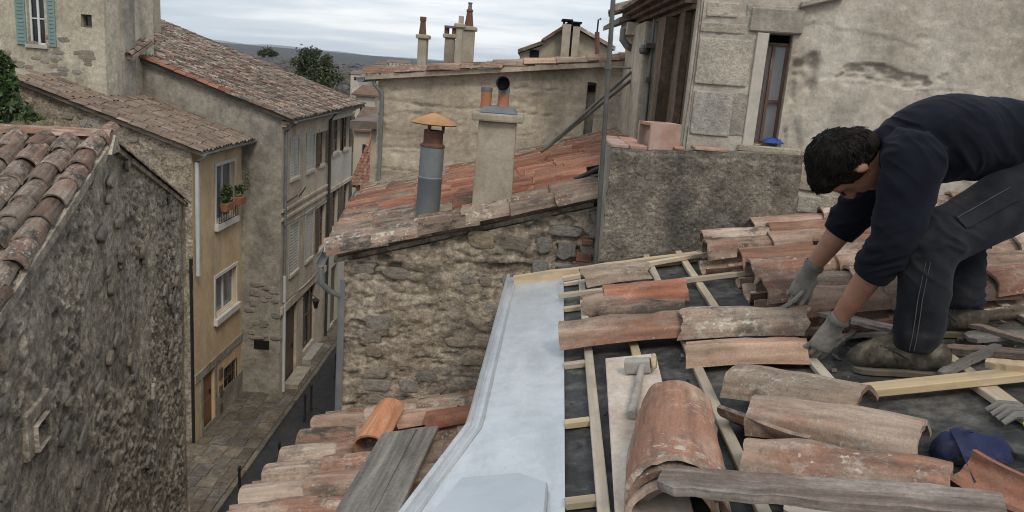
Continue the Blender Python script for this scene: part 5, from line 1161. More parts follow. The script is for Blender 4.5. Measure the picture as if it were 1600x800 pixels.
def bar(name, pA, pB, w, t, c0, m, parent=None, bev=.0025, wid2=None, seg=1, warp=0, seed=0):
    """a straight piece of timber between two roof points (a, b): local x along it"""
    A = RP(*pA, c0 if len(pA) < 3 else 0); B = RP(*pB, c0 if len(pB) < 3 else 0); L_ = (B - A).length
    mb = MB(); w2 = wid2 or w
    if seg == 1 and not warp: mb.hexa([(0,-w/2,0),(L_,-w2/2,0),(L_,w2/2,0),(0,w/2,0),(0,-w/2,t),(L_,-w2/2,t),(L_,w2/2,t),(0,w/2,t)])
    else:
        rg = random.Random(seed); n = max(seg, 8); vs = []
        for i in range(n + 1):
            f = i / n; ww = lerp(w, w2, f) * (1 + .12 * rg.uniform(-1, 1)); y = warp * math.sin(f * 3.1) + rg.uniform(-.003, .003); z = rg.uniform(-.002, .002); x = f * L_
            if i in (0, n): ww *= .7
            vs += [(x, y - ww / 2, z), (x, y + ww / 2, z), (x, y + ww / 2, z + t), (x, y - ww / 2, z + t)]
        fs = [(0,1,2,3), (4*n+3,4*n+2,4*n+1,4*n)] + [(4*i+j, 4*i+4+j, 4*i+4+(j+1)%4, 4*i+(j+1)%4) for i in range(n) for j in range(4)]
        mb.add(vs, fs)
    me = fixn(mb.mesh(name)); bevel(me, bev, 1) if seg == 1 and not warp else None
    return obj(name, me, m, parent, frameM(A, B - A, rN))
def grid_sheet(a0, a1, b0, b1, na, nb, cf, m, name, parent, af=None):
    U, V = np.meshgrid(np.linspace(0, 1, na + 1), np.linspace(b0, b1, nb + 1), indexing='ij')
    A = a0 + (a1 - a0) * U if af is None else af(U, V)
    Cc = cf(A, V, U); P = np.array(rO)[None, None] + A[..., None] * np.array(rT) + V[..., None] * np.array(rE) + Cc[..., None] * np.array(rN)
    I, J = np.meshgrid(np.arange(na), np.arange(nb), indexing='ij'); q = (I * (nb + 1) + J).ravel()
    me = bpy.data.meshes.new(name); me.from_pydata(P.reshape(-1, 3).tolist(), [], np.stack([q, q + nb + 1, q + nb + 2, q + 1], -1).tolist()); me.polygons.foreach_set('use_smooth', [True] * len(me.polygons))
    return obj(name, me, m, parent)
BN = -3.6
grid_sheet(-.05, 4.2, BN, .33, 150, 140, lambda a, b, u: .006 * fbm(a * 3, b * 3, 0, 151, 4) + .003 * fbm(a * 14, b * 14, 0, 153, 3), 'membrane', 'felt', rr)
MB().prism([RP(-.27, BN, -.05), RP(4.2, BN, -.05), RP(4.2, .34, -.05), RP(-.27, .34, -.05)], (0, 0, -8)).build('wall', 'rubble_mortar', rr)
# zinc flashing: flat strip with a rolled left edge, flaring at the foot
bend = -1.86
def zleft(b): return np.where(b > bend, -.312, -.312 - (bend - b) * .26)
zs = grid_sheet(0, 0, BN, .14, 26, 90, lambda a, b, u: .012 + .0022 * fbm(a * 9, b * 5, 0, 161, 3) + .004 * np.maximum(0, .06 - u) / .06 - np.where(b < bend, (bend - b) * .03 * (1 - u), 0), 'zinc', 'zinc_flashing', rr, af=lambda U, V: zleft(V) * (1 - U) + .004 * U)
mb = MB(); prev = None
for b in np.linspace(BN, .145, 40):
    a = float(zleft(b)); dz = max(0, bend - b) * -.03
    rg_ = [RP(a - .012, b, -.12 + dz), RP(a - .012, b, .03 + dz), RP(a - .004, b, .037 + dz), RP(a + .006, b, .03 + dz), RP(a + .004, b, .013 + dz), RP(a + .03, b, .016 + dz), RP(a + .036, b, .022 + dz), RP(a + .042, b, .014 + dz)]
    if prev:
        for i in range(len(rg_) - 1): mb.poly([prev[i], rg_[i], rg_[i + 1], prev[i + 1]])
    prev = rg_
mb.build('zinc_upstand', 'zinc', zs)
mb = MB(); a_ = RL(722, 752, .02), RL(812, 745, .02), RL(856, 760, .02), RL(850, 830, .02), RL(640, 850, .02)
top = [RP(*q, .034) for q in a_]; bot = [RP(*q, .014) for q in a_]; n = len(top)
mb.add(top + bot, [tuple(range(n))] + [(i, n + i, n + (i + 1) % n, (i + 1) % n) for i in range(n)]); obj('zinc_lap', bevel(fixn(mb.mesh('zinc_lap')), .003, 1), 'zinc_dull', rr)
# battens
for a0, b0, b1 in ((.105, BN, .1), (.288, -1.62, .08), (.49, BN, .25), (.68, -1.2, .25), (.88, -1.9, .1), (1.30, -2.7, .1), (1.7, -2.7, .1)):
    bar('batten', (a0, b0), (a0 + R.uniform(-.006, .006), b1), .034, .024, .004 + .0005 * R.random(), 'fresh_wood', rr)
for y in (442, 482, 570, 661, 785):
    b = RL(882, y, .02)[1]; bar('batten', (.004, b), (.087, b + .004), .034, .022, .004, 'fresh_wood', rr)
b = RL(880, 465, .03)[1]; bar('batten', (-.02, b), (1.02, b + .02), .032, .024, .0295, 'fresh_wood', rr)
b = RL(905, 436, .03)[1]; bar('batten', (.0, b), (.86, b + .19), .034, .024, .0295, 'fresh_wood', rr)
pa, pb = RL(803, 438, .03), RL(1096, 394, .05); bar('edge_board', pa, pb, .05, .05, .005, 'fresh_wood', rr, seg=10, seed=4)
pa, pb = RL(1350, 607, .05), RL(1640, 577, .05); bar('batten', pa, pb, .062, .026, .03, 'fresh_wood', rr)
pa, pb = RL(1522, 598, .02), RL(1660, 690, .02); bar('batten', pa, pb, .034, .024, .004, 'fresh_wood', rr)
pa, pb = RL(1440, 600, .02), RL(1475, 640, .02)
# laid rows of old tiles under the house wall
hi = dict(seg=12, rings=6, jit=.014, chip=.022)
mi = dict(seg=10, rings=4, jit=.014, chip=.02)
hi = dict(hi, jit=.016)
rows = ((.34, 1.12), (.10, .79), (-.14, .77), (-.40, .89), (-.66, .88), (-.93, .87), (-1.19, .95))
for k, (b, a0) in enumerate(rows):
    a = a0
    bj = 0
    while a < 3.7:
        L_ = R.uniform(.43, .48); m = R.choice(['pink_tile', 'pink_tile', 'old_tile'])
        bb = b + R.gauss(0, .008)
        Mx = frameM(RP(a, bb, .072 + R.uniform(-.006, .01)), rT + rE * R.gauss(0, .03) - rN * .04, rN)
        obj('tile', tile_var('lc', m, .48, .112, .09, hi), None, rr, Mx)
        a += R.uniform(.33, .40)
    a = a0 - .04
    while a < 3.7 and k < 7:
        obj('tile', tile_var('lh', 'old_tile', .48, .092, .108, dict(mi, flip=True)), None, rr, frameM(RP(a, b - .125, -.02), rT + rE * R.gauss(0, .02) + rN * .02, rN)); a += R.uniform(.36, .42)
# loose tiles, each placed from the photo
def ltile(pA, pB, c, m, label, r0=.105, r1=.088, seed=1, roll=0, chip=.014, flip=False, name='canal_tile', group=None, base=0.004, phi=78, pitch=0):
    """pA, pB: pixels of the crest at the wide and narrow end, c the crest height used to find them"""
    a, b = RL(*pA, c), RL(*pB, c); A, B = RP(*a, base), RP(*b, base + pitch); L_ = (B - A).length
    me = tile_mesh(L_, r0, r1, .015, 16, 12, .016, seed, chip, phi=phi, flip=flip)
    o = obj(name, me, m, None, frameM(A, B - A, rN) @ Matrix.Rotation(roll, 4, 'X')); return tag(o, label, 'roof tile', group)
LT = 'loose tiles on the stripped roof'
ltile((908, 428), (1010, 414), .1, 'old_tile', 'mossy broken canal tile next to the end of the zinc flashing', seed=2, chip=.05, group=LT, base=.055)
ltile((912, 462), (1000, 452), .1, 'old_tile', 'split brown canal tile tucked under the red one', seed=3, chip=.07, r0=.10, r1=.09, group=LT, base=.03)
ltile((942, 450), (1072, 437), .12, 'red_tile', 'deep red canal tile resting on a split brown tile', seed=4, r0=.1, r1=.095, group=LT, base=.055)
ltile((935, 482), (1070, 470), .085, 'old_tile', 'dark narrow canal tile behind the long tile that overhangs the zinc', seed=5, r0=.09, r1=.08, group=LT, base=.035)
ltile((873, 508), (1068, 488), .12, 'pink_tile', 'long brown pink canal tile whose end overhangs the zinc flashing', seed=6, r0=.108, r1=.098, group=LT, base=.055)
ltile((1062, 492), (1262, 484), .12, 'old_tile', 'cracked canal tile with a flaking edge under the raised gloved hand', seed=7, r0=.108, r1=.1, chip=.05, group=LT, base=.058)
ltile((1072, 537), (1262, 530), .09, 'orange_tile', 'clean orange canal tile held by the lower gloved hand', seed=8, r0=.082, r1=.078, chip=.01, group=LT, base=.032)
ltile((1146, 572), (1352, 604), .115, 'old_tile', 'dull greyish pink canal tile, uppermost of three in front of the boot', seed=9, r0=.10, r1=.09, group=LT, base=.05)
ltile((1178, 624), (1444, 662), .115, 'pink_tile', 'red speckled canal tile in the middle of the three in front of the boot', seed=10, r0=.098, r1=.088, group=LT, base=.05)
ltile((1166, 694), (1484, 732), .115, 'pink_tile', 'ochre and red canal tile, lowest of the three beside the weathered plank', seed=11, r0=.105, r1=.095, group=LT, base=.048)
ltile((1156, 650), (1300, 700), .03, 'old_tile', 'upturned mortar-smeared tile beneath the three tiles', seed=12, r0=.1, r1=.09, flip=True, group=LT, base=.006)
ltile((1488, 742), (1640, 820), .03, 'red_tile', 'hollow-side-up red tile beside the navy cap', seed=13, r0=.08, r1=.085, flip=True, group=LT, base=.006, chip=.01)
# stack of tiles lying on the pale board
sa, sb = RL(1046, 716, .2), RL(1046, 577, .2)
ax_ = (RP(*sb) - RP(*sa)).normalized(); Ls = .5
for k in range(4):
    lab = ['bottom tile of the nested stack on the pale board', 'second tile up in the nested stack on the pale board', 'third tile up in the nested stack on the pale board', 'lichened top tile of the nested stack on the pale board'][k]
    A = RP(*sa, .024 + .031 * k) + ax_ * [.05, .0, .012, .02][k] + rT * [.01, -.012, -.006, .006][k]
    me = tile_mesh(Ls, .126, .112, .016, 22, 14, .014, 20 + k, .010, phi=72)
    tag(obj('canal_tile', me, ['old_tile', 'pink_tile', 'old_tile', 'pink_tile'][k], None, frameM(A, ax_ + rT * R.uniform(-.02, .02), rN)), lab, 'roof tile', 'nested stack of tiles')
p_ = [RL(955, 572, .02), RL(1006, 572, .02), RL(1085, 830, .02), RL(935, 830, .02)]
mb = MB(); a_, b_ = RP(.205 + .055, -1.44, .0285), RP(.16 + .06, -2.75, .0285); L_ = (b_ - a_).length
me = MB().box((0, -.095, 0), (L_, .095, .018)).mesh('board'); tag(obj('pale_board', bevel(me, .003, 1), 'pale_board', None, frameM(a_, b_ - a_, rN)), 'wide pale dusty board under the stack of tiles', 'board')
# mallet
hA = RL(1004, 580, .06); hB = RL(986, 650, .06)
ml = thing('club_hammer', RP(*hA, .047), 'dusty club hammer lying on the pale board beside the tile stack', 'hammer')
MB().tube([RP(*hA, .078), RP(*lerp(Vector(hA), Vector(hB), .5), .066), RP(*hB, .062)], [.012, .0135, .0155], 10).build('handle', 'dusty_steel', ml, True)
h0, h1 = RL(976, 570, .08), RL(1017, 568, .08); A, B = RP(*h0, .075), RP(*h1, .075); dx = (B - A).normalized()
me = MB().box((0, -.024, -.024), ((B - A).length, .024, .024)).mesh('head'); obj('head', bevel(me, .007, 2), 'dusty_steel', ml, frameM(A, dx, rN))
A2 = RP(*h1, .085) + dx * .004; MB().lathe(A2, [(.028, 0), (.03, .004), (.02, .016), (0.0, .018)], 14, dx).build('face_pad', 'fresh_wood', ml, True)
# weathered plank in front, offcuts and splinters
def plank(name, pA, pB, w, t, c, m, lab, w2=None, seed=0, warp=.0, cB=None):
    a, b = RL(*pA, c), RL(*pB, c if cB is None else cB); A, B = RP(*a, c), RP(*b, c if cB is None else cB)
    return tag(bar(name, (*a, c), (*b, c if cB is None else cB), w, t, c, m, None, seg=14, seed=seed, wid2=w2, warp=warp) if False else _pl(name, A, B, w, t, m, w2, seed, warp), lab, 'board', 'old timber lying on the roof')
def _pl(name, A, B, w, t, m, w2, seed, warp):
    L_ = (B - A).length; w2 = w2 or w; rg = random.Random(seed); n = 16; vs = []
    for i in range(n + 1):
        f = i / n; ww = lerp(w, w2, f) * (1 + .09 * rg.uniform(-1, 1)) * (.55 if i == 0 else .8 if i == n else 1); y = warp * math.sin(f * 3.14) + rg.uniform(-.002, .002); z = rg.uniform(-.0015, .0015)
        vs += [(f * L_, y - ww / 2, z), (f * L_, y + ww / 2, z), (f * L_, y + ww / 2, z + t), (f * L_, y - ww / 2, z + t)]
    mb = MB(); mb.add(vs, [(0,1,2,3), (4*n+3,4*n+2,4*n+1,4*n)] + [(4*i+j, 4*i+4+j, 4*i+4+(j+1)%4, 4*i+(j+1)%4) for i in range(n) for j in range(4)])
    return obj(name, fixn(mb.mesh(name)), m, None, frameM(A, B - A, rN))
plank('weathered_plank', (1032, 756), (1570, 800), .10, .022, .145, 'brown_board', 'long split grey brown plank lying in front of the tiles', seed=5, w2=.1)
plank('broken_board', (1270, 488), (1440, 528), .05, .014, .07, 'brown_board', 'brown broken board reaching under the boot from the cracked tile', seed=6)
plank('broken_board', (1480, 548), (1640, 560), .06, .018, .03, 'brown_board', 'brown splintered board behind the heel of the near boot', seed=7, w2=.04)
plank('broken_board', (1470, 588), (1560, 545), .035, .016, .035, 'grey_wood', 'short grey offcut crossing the splintered board', seed=8)
plank('broken_board', (1510, 530), (1660, 520), .08, .015, .035, 'grey_wood', 'wide grey board lying beneath the last row of tiles', seed=9)
plank('broken_board', (1540, 572), (1680, 585), .045, .02, .055, 'fresh_wood', 'newer pale board end beside the pile of splinters', seed=10)
plank('broken_board', (1500, 505), (1640, 545), .03, .014, .05, 'brown_board', 'thin dark lath crossing the wide grey board', seed=11)
plank('broken_board', (1285, 530), (1400, 522), .03, .012, .02, 'grey_wood', 'thin grey lath in the gap between the gloved hand and the boot', seed=12)
plank('broken_board', (1300, 548), (1345, 512), .022, .012, .028, 'brown_board', 'stub of dark lath beside the boot toe', seed=13)
plank('broken_board', (1225, 798), (1420, 812), .05, .012, .02, 'pale_board', 'pale board end showing under the weathered plank', seed=14)
# rubble crumbs: too many to count
mb = MB(); rg = random.Random(3)
for k in range(420):
    if rg.random() < .55: a, b = rg.uniform(.85, 1.9), rg.uniform(-1.75, -1.15)
    else: a, b = rg.uniform(.02, 1.6), rg.uniform(-2.6, .2)
    s = rg.choice((.004, .006, .009, .014)); c_ = RP(a, b, s * .4 + .004); q = [c_ + Vector((rg.uniform(-1, 1), rg.uniform(-1, 1), rg.uniform(-.5, .7))) * s for _ in range(6)]
    mb.add(q, [(0,1,2), (0,2,3), (0,3,4), (0,4,1), (5,2,1), (5,3,2), (5,4,3), (5,1,4)])
tag(mb.build('mortar_crumbs', 'debris'), 'scattered crumbs of old mortar on the roof felt', 'rubble', kind='stuff')
mb = MB()
q = RL(1160, 588, .01); tag(_pl('zinc_scrap', RP(q[0] - .045, q[1], .006), RP(q[0] + .045, q[1] - .01, .007), .055, .003, 'galv', .045, 3, 0), 'small bent scrap of zinc on the felt', 'scrap')

# navy cap with black peak and lining
mat('navy_cloth', [(.012, .016, .05), (.022, .028, .075)], 12, .95, .4, .003, 120, stains=[((.10, .10, .11), 9, .45, (1, 1, 1))])
mat('black_rubber', [(.012, .012, .013), (.03, .03, .03)], 14, .7, .3, .003, 60, stains=[((.10, .095, .085), 9, .5, (1, 1, 1))])
cc = RL(1535, 702, .03); capo = thing('navy_cap', RP(*cc, .004), 'dusty navy blue cap with black brim lying on the roof felt', 'cap')
def shell(c, ra, rb, rh_, rot, m, name, parent, t0=0, t1=1.0, open_=0.0, thick=.006, nn=28, base=.004, wob=.006):
    vs = []; fs = []; nr = 9
    for lay in (0, 1):
        for i in range(nr):
            f = t0 + (t1 - t0) * i / (nr - 1); el = f * math.pi / 2
            for k in range(nn):
                t = 2 * math.pi * k / nn; x = math.cos(t) * math.cos(el) * (ra - thick * lay); y = math.sin(t) * math.cos(el) * (rb - thick * lay); z = math.sin(el) * (rh_ - thick * lay)
                w_ = wob * float(vnoise(x * 30, y * 30, z * 30, 5)); x2 = x * math.cos(rot) - y * math.sin(rot); y2 = x * math.sin(rot) + y * math.cos(rot)
                vs.append(RP(c[0] + x2, c[1] + y2, base + max(0, z + w_)))
    for lay in (0, 1):
        o = lay * nr * nn
        for i in range(nr - 1):
            for k in range(nn): fs.append((o+i*nn+k, o+i*nn+(k+1)%nn, o+(i+1)*nn+(k+1)%nn, o+(i+1)*nn+k))
    for k in range(nn): fs.append((k, nr*nn+k, nr*nn+(k+1)%nn, (k+1)%nn)); e_ = (nr-1)*nn; fs.append((e_+k, e_+(k+1)%nn, nr*nn+e_+(k+1)%nn, nr*nn+e_+k))
    return obj(name, fixn(MB().add(vs, fs).mesh(name, True)), m, parent)
shell((cc[0] - .015, cc[1] + .025), .10, .072, .05, -.4, 'navy_cloth', 'crown', capo, 0, .97, wob=.035, nn=44)
bc = RL(1556, 720, .02); vs = []; fs_c = []; nn = 36
for i, (f_, hz) in enumerate(((1.0, .012), (1.04, .022), (.98, .030), (.90, .026), (.84, .010), (.5, .007), (.0, .008))):
    for k in range(nn):
        t = 2 * math.pi * k / nn; x = math.cos(t) * .095 * f_; y = math.sin(t) * .052 * f_; rt_ = -.5; wv = .004 * math.sin(3 * t + i)
        vs.append(RP(bc[0] + x * math.cos(rt_) - y * math.sin(rt_), bc[1] + x * math.sin(rt_) + y * math.cos(rt_), hz + (wv if i < 4 else 0)))
for i in range(6):
    for k in range(nn): fs_c.append((i*nn+k, i*nn+(k+1)%nn, (i+1)*nn+(k+1)%nn, (i+1)*nn+k))
obj('brim', fixn(MB().add(vs, fs_c).mesh('brim', True)), 'black_rubber', capo)
p_s = [RL(*q, .05) for q in ((1494, 668), (1506, 694), (1522, 722), (1534, 738))]; hs_ = (.05, .06, .05, .03); wv = .02; vs = []
for i, (q, h_) in enumerate(zip(p_s, hs_)):
    for s_ in (-1, 1): vs += [RP(q[0] + s_ * wv, q[1] + s_ * .006, h_), RP(q[0] + s_ * wv, q[1] + s_ * .006, h_ - .006)]
fs_c = []
for i in range(3): o_ = i * 4; fs_c += [(o_, o_+4, o_+6, o_+2), (o_+1, o_+3, o_+7, o_+5), (o_, o_+1, o_+5, o_+4), (o_+2, o_+6, o_+7, o_+3)]
fs_c += [(0, 2, 3, 1), (12, 13, 15, 14)]
obj('strap', fixn(MB().add(vs, fs_c).mesh('strap', True)), 'navy_cloth', capo)
# work glove at the frame edge
mat('glove_grey', [(.13, .125, .115), (.22, .21, .195)], 20, .95, .5, .002, 200, stains=[((.09, .08, .07), 12, .6, (1, 1, 1))])
mat('hi_vis', [(.42, .45, .02), (.55, .58, .05)], 8, .8, .2, .002, 90)
gq = RL(1592, 640, .03); gl = thing('dropped_glove', RP(*gq, .004), 'dropped grey work glove with yellow trim at the edge of the felt', 'glove')
mb = MB()
for k in range(4): mb_ = MB(); d0 = -.03 + k * .021; mb_.tube([RP(gq[0] + .02, gq[1] + d0, .025), RP(gq[0] - .03, gq[1] + d0 * 1.25, .034), RP(gq[0] - .065, gq[1] + d0 * 1.4, .015)], [.012, .0115, .008], 8); mb_.build('finger', 'glove_grey', gl, True)
shell((gq[0] + .06, gq[1]), .06, .048, .038, .1, 'glove_grey', 'palm', gl, 0, .98)
MB().tube([RP(gq[0] - .02, gq[1] - .06, .014), RP(gq[0] + .03, gq[1] - .08, .02), RP(gq[0] + .12, gq[1] - .07, .014)], [.008, .013, .01], 8).build('trim', 'hi_vis', gl, True)

# ================================================================== LOWER ROOF at the foot of the zinc
e1 = Yp(527, 652, 4.97); e2 = Zp(400, 792, e1.z)
ed = (e1 - e2).normalized(); SA_ = math.radians(14); SA = Vector((math.cos(SA_), 0, math.sin(SA_)))
lo = thing('lower_roof', (e1.x + .6, 4, e1.z), 'lower lean-to roof of old pinkish canal tiles below the zinc flashing', 'roof')
eO = e1 - ed * 2.6
mb = MB(); q = [eO + SA * .02, e1 + ed * .0 + SA * .02, e1 + SA * 1.35, eO + SA * 1.5]; mb.prism([p - Vector((0, 0, .05)) for p in q], (0, 0, -.06)); mb.build('deck', 'joint', lo)
MB().prism([q[0] + Vector((.1, 0, -.12)), q[1] + Vector((.1, 0, -.12)), q[2] + Vector((0, 0, -.12)), q[3] + Vector((0, 0, -.12))], (0, 0, -7)).build('wall', 'rubble_mortar', lo)
tile_roof(lo, eO, SA, ed, int(2.6 / .235), .235, lambda i: -.02 + R.uniform(-.02, .02), lambda i: 1.3, .35, lambda i, s: R.choice(['pink_tile', 'old_tile', 'pink_tile']), L=.46, r0=.112, r1=.09, cfg=dict(seg=12, rings=6, jit=.016, chip=.025), jit=.012, yaw=.03)
nL = SA.cross(ed); nL = nL if nL.z > 0 else -nL
def lp(px, py, c): return plp(px, py, e1 + nL * c, nL)
a_, b_ = lp(590, 650, .17), lp(640, 812, .17)
A = lp(643, 676, .17); B = lp(575, 805, .17); B = A + (B - A).normalized() * 1.0; sp = (lp(681, 676, .17) - lp(606, 676, .17)).length
for k, (o, w_) in enumerate(((-.065, .2), (.098, .12))):
    sd_ = (B - A).normalized().cross(nL).normalized(); sd_ = sd_ if sd_.x > 0 else -sd_
    me = MB().box((0, -w_ / 2, 0), (1.0, w_ / 2, .022)).mesh('board'); tag(obj('grey_board', bevel(me, .003, 1), 'grey_wood', None, frameM(A + sd_ * o, B - A, nL)), ['wide weathered grey board lying across the lower roof tiles', 'narrow weathered grey board butted against the wide one on the lower roof'][k], 'board', 'grey boards on the lower roof')
A = lp(578, 700, .12); B = lp(604, 662, .16)
me = tile_mesh(.34, .115, .10, .014, 18, 10, .008, 41, .008, phi=80); tag(obj('canal_tile', me, 'new_orange_tile', None, frameM(A, B - A + nL * .03, nL) @ Matrix.Rotation(-.2, 4, 'X')), 'bright new orange tile lying askew at the head of the lower roof', 'roof tile')
for k, (pA, pB, lab) in enumerate((((626, 660), (690, 652), 'plain orange tile bedded against the stone gable'), ((668, 662), (735, 652), 'second orange tile bedded beside the zinc flashing foot'))):
    A, B = lp(*pA, .14), lp(*pB, .14); me = tile_mesh((B - A).length + .1, .09, .08, .014, 12, 6, .01, 45 + k, .015); tag(obj('canal_tile', me, ['orange_tile', 'red_tile'][k], None, frameM(A, B - A, nL)), lab, 'roof tile')

# ================================================================== THE ROOFER
from mathutils.bvhtree import BVHTree
def limb(stations, seg=18, sub=5, e0=1.0, e1=1.0):
    """stations: (centre, rA, rB, axisA); smooth closed tube with elliptical sections and rounded ends"""
    n = len(stations); C_ = [Vector(s[0]) for s in stations]; RA_ = [s[1] for s in stations]; RB_ = [s[2] for s in stations]; AX = [Vector(s[3]) for s in stations]
    def cr(v, i, t):
        p0, p1, p2, p3 = v[max(i-1, 0)], v[i], v[i+1], v[min(i+2, n-1)]
        return p1 * (1 - t) + p2 * t if False else 0.5 * ((2*p1) + (p2-p0)*t + (2*p0-5*p1+4*p2-p3)*t*t + (3*p1-p0-3*p2+p3)*t**3) if not isinstance(p1, (int, float)) else 0.5 * ((2*p1) + (p2-p0)*t + (2*p0-5*p1+4*p2-p3)*t*t + (3*p1-p0-3*p2+p3)*t**3)
    pts = []
    for i in range(n - 1):
        for k in range(sub): t = k / sub; pts.append((cr(C_, i, t), cr(RA_, i, t), cr(RB_, i, t), cr(AX, i, t)))
    pts.append((C_[-1], RA_[-1], RB_[-1], AX[-1]))
    # rounded caps
    d0 = (pts[0][0] - pts[1][0]).normalized(); d1 = (pts[-1][0] - pts[-2][0]).normalized(); r0, r1 = min(pts[0][1:3]), min(pts[-1][1:3])
    cap0 = [(pts[0][0] + d0 * r0 * s * e0, pts[0][1] * c, pts[0][2] * c, pts[0][3]) for s, c in ((.95, .3), (.75, .66), (.4, .91))]
    cap1 = [(pts[-1][0] + d1 * r1 * s * e1, pts[-1][1] * c, pts[-1][2] * c, pts[-1][3]) for s, c in ((.4, .91), (.75, .66), (.95, .3))]
    pts = cap0 + pts + cap1; rings = []
    for i, (p, ra, rb, ax) in enumerate(pts):
        d = (pts[min(i+1, len(pts)-1)][0] - pts[max(i-1, 0)][0]).normalized(); y = d.cross(ax).normalized(); x = y.cross(d).normalized()
        rings.append([p + x * (ra * math.cos(t)) + y * (rb * math.sin(t)) for t in (2 * math.pi * k / seg for k in range(seg))])
    vs = [v for r in rings for v in r]; fs = [(i*seg+k, i*seg+(k+1)%seg, (i+1)*seg+(k+1)%seg, (i+1)*seg+k) for i in range(len(rings)-1) for k in range(seg)]
    fs += [tuple(range(seg-1, -1, -1)), tuple((len(rings)-1)*seg + k for k in range(seg))]
    return vs, fs
def remesh(parts, vox, it=6, fac=.5):
    mb = MB()
    for vs, fs in parts: mb.add(vs, fs)
    me = fixn(mb.mesh('blob')); o = bpy.data.objects.new('blob', me); col.objects.link(o)
    m = o.modifiers.new('r', 'REMESH'); m.mode = 'VOXEL'; m.voxel_size = vox; m.adaptivity = 0
    if it: s = o.modifiers.new('s', 'SMOOTH'); s.factor = fac; s.iterations = it
    dg = bpy.context.evaluated_depsgraph_get(); dg.update(); r = bpy.data.meshes.new_from_object(o.evaluated_get(dg), depsgraph=dg)
    bpy.data.objects.remove(o); bpy.data.meshes.remove(me); r.polygons.foreach_set('use_smooth', [True] * len(r.polygons)); r.materials.clear(); return r
def wrinkle(me, f):
    n = len(me.vertices); c = np.empty(n * 3); me.vertices.foreach_get('co', c); c = c.reshape(-1, 3); nr = np.empty(n * 3); me.vertices.foreach_get('normal', nr); nr = nr.reshape(-1, 3)
    c = c + nr * f(c)[:, None]; me.vertices.foreach_set('co', c.ravel()); me.update(); return me
def ell(c, rx, ry, rz, ax=None, az=None, seg=20, rings=12):
    Mx = frameM(c, ax or (1, 0, 0), az or (0, 0, 1)); vs = []; fs = []
    for i in range(1, rings):
        p = math.pi * i / rings
        for k in range(seg): t = 2 * math.pi * k / seg; vs.append(Mx @ Vector((rx * math.sin(p) * math.cos(t), ry * math.sin(p) * math.sin(t), rz * math.cos(p))))
    vs += [Mx @ Vector((0, 0, rz)), Mx @ Vector((0, 0, -rz))]; n = (rings - 1) * seg
    for i in range(rings - 2):
        for k in range(seg): fs.append((i*seg+k, (i+1)*seg+k, (i+1)*seg+(k+1)%seg, i*seg+(k+1)%seg))
    for k in range(seg): fs += [(n, k, (k+1)%seg), (n+1, (rings-2)*seg+(k+1)%seg, (rings-2)*seg+k)]
    return vs, fs
mat('skin', [(.22, .105, .066), (.30, .15, .098), (.35, .19, .128)], 14, .6, .2, .001, 160, spec=.4, stains=[((.24, .105, .07), 9, .5, (1, 1, 1))])
mat('sweater', [(.004, .005, .0085), (.0065, .008, .0135), (.010, .012, .019)], 5, .95, .35, .002, 260, spec=.15)
mat('work_trousers', [(.006, .0065, .009), (.011, .012, .016), (.019, .02, .025)], 6, .93, .4, .0015, 300, spec=.2, stains=[((.045, .042, .04), 7, .5, (1, 1, 1)), ((.024, .025, .03), 3, .5, (1, 1, 1))])
mat('boot_leather', [(.032, .027, .021), (.075, .062, .046), (.15, .125, .092)], 16, .9, .6, .003, 70, stains=[((.03, .025, .02), 14, .6, (1, 1, 1)), ((.22, .19, .145), 16, .5, (1, 1, 1))])
mat('boot_sole', [(.10, .085, .06), (.17, .145, .105)], 14, .95, .4, .002, 90)
mat('dark_hair', [(.004, .0035, .003), (.009, .0075, .0065), (.015, .012, .0105)], 40, .55, .8, .003, 90, bstretch=(1, 4, 1), stretch=(1, 1, 1), spec=.12)
mat('glove_knit', [(.12, .112, .098), (.19, .178, .158), (.25, .235, .21)], 16, .95, .5, .0012, 320, spec=.2, stains=[((.10, .088, .072), 10, .6, (1, 1, 1))])
mat('seam_thread', [(.07, .068, .063), (.12, .115, .105)], 30, .9, 0)
for k_, sh_ in (('sweater', .12), ('work_trousers', .14), ('glove_knit', .2)):
    b_ = [n for n in MATS[k_].node_tree.nodes if n.type == 'BSDF_PRINCIPLED'][0]; b_.inputs['Sheen Weight'].default_value = sh_; b_.inputs['Sheen Roughness'].default_value = .45; b_.inputs['Sheen Tint'].default_value = (.35, .38, .45, 1) if k_ != 'glove_knit' else (.6, .6, .6, 1)
W = Yp
mpp = 2.68 / FPX                      # metres per photo pixel at his distance
Yax, Zax = Vector((0, 1, 0)), Vector((0, 0, 1))
footL = RP(*RL(1442, 588, 0), .0); footR = RP(*RL(1502, 524, 0), .0)
hipL, hipR = W(1622, 288, 2.62), W(1628, 266, 2.84)
kneeL, kneeR = W(1454, 384, 2.49), W(1506, 376, 2.90)
def ankle(toe_px, heel_px):
    T_ = RP(*RL(*toe_px, 0), 0.0); H_ = RP(*RL(*heel_px, 0), 0.0); return H_ + (T_ - H_) * .27 + rN * .115
ankL, ankR = ankle((1332, 578), (1474, 590)), ankle((1440, 522), (1530, 527))
pel = W(1632, 258, 2.73); lum = W(1570, 218, 2.73); che = W(1485, 214, 2.72); uch = W(1415, 232, 2.71); nek = W(1378, 240, 2.70)
shL, shR = W(1428, 258, 2.55), W(1405, 250, 2.88)
elL, elR = W(1392, 385, 2.50), W(1330, 338, 2.95)
wrL, wrR = W(1302, 510, 2.655), W(1262, 428, 3.0)
hd_c = W(1322, 256, 2.69)
hu = (W(1265, 262, 2.69) - W(1375, 250, 2.69)).normalized(); hf = Vector((-.16, .04, -1)); hf = (hf - hu * hf.dot(hu)).normalized(); hs = hu.cross(hf)
pe_ = thing('person', (RP(1.25, -1.6, 0)), 'person in navy sweater and dark trousers bending over to set a roof tile', 'person')
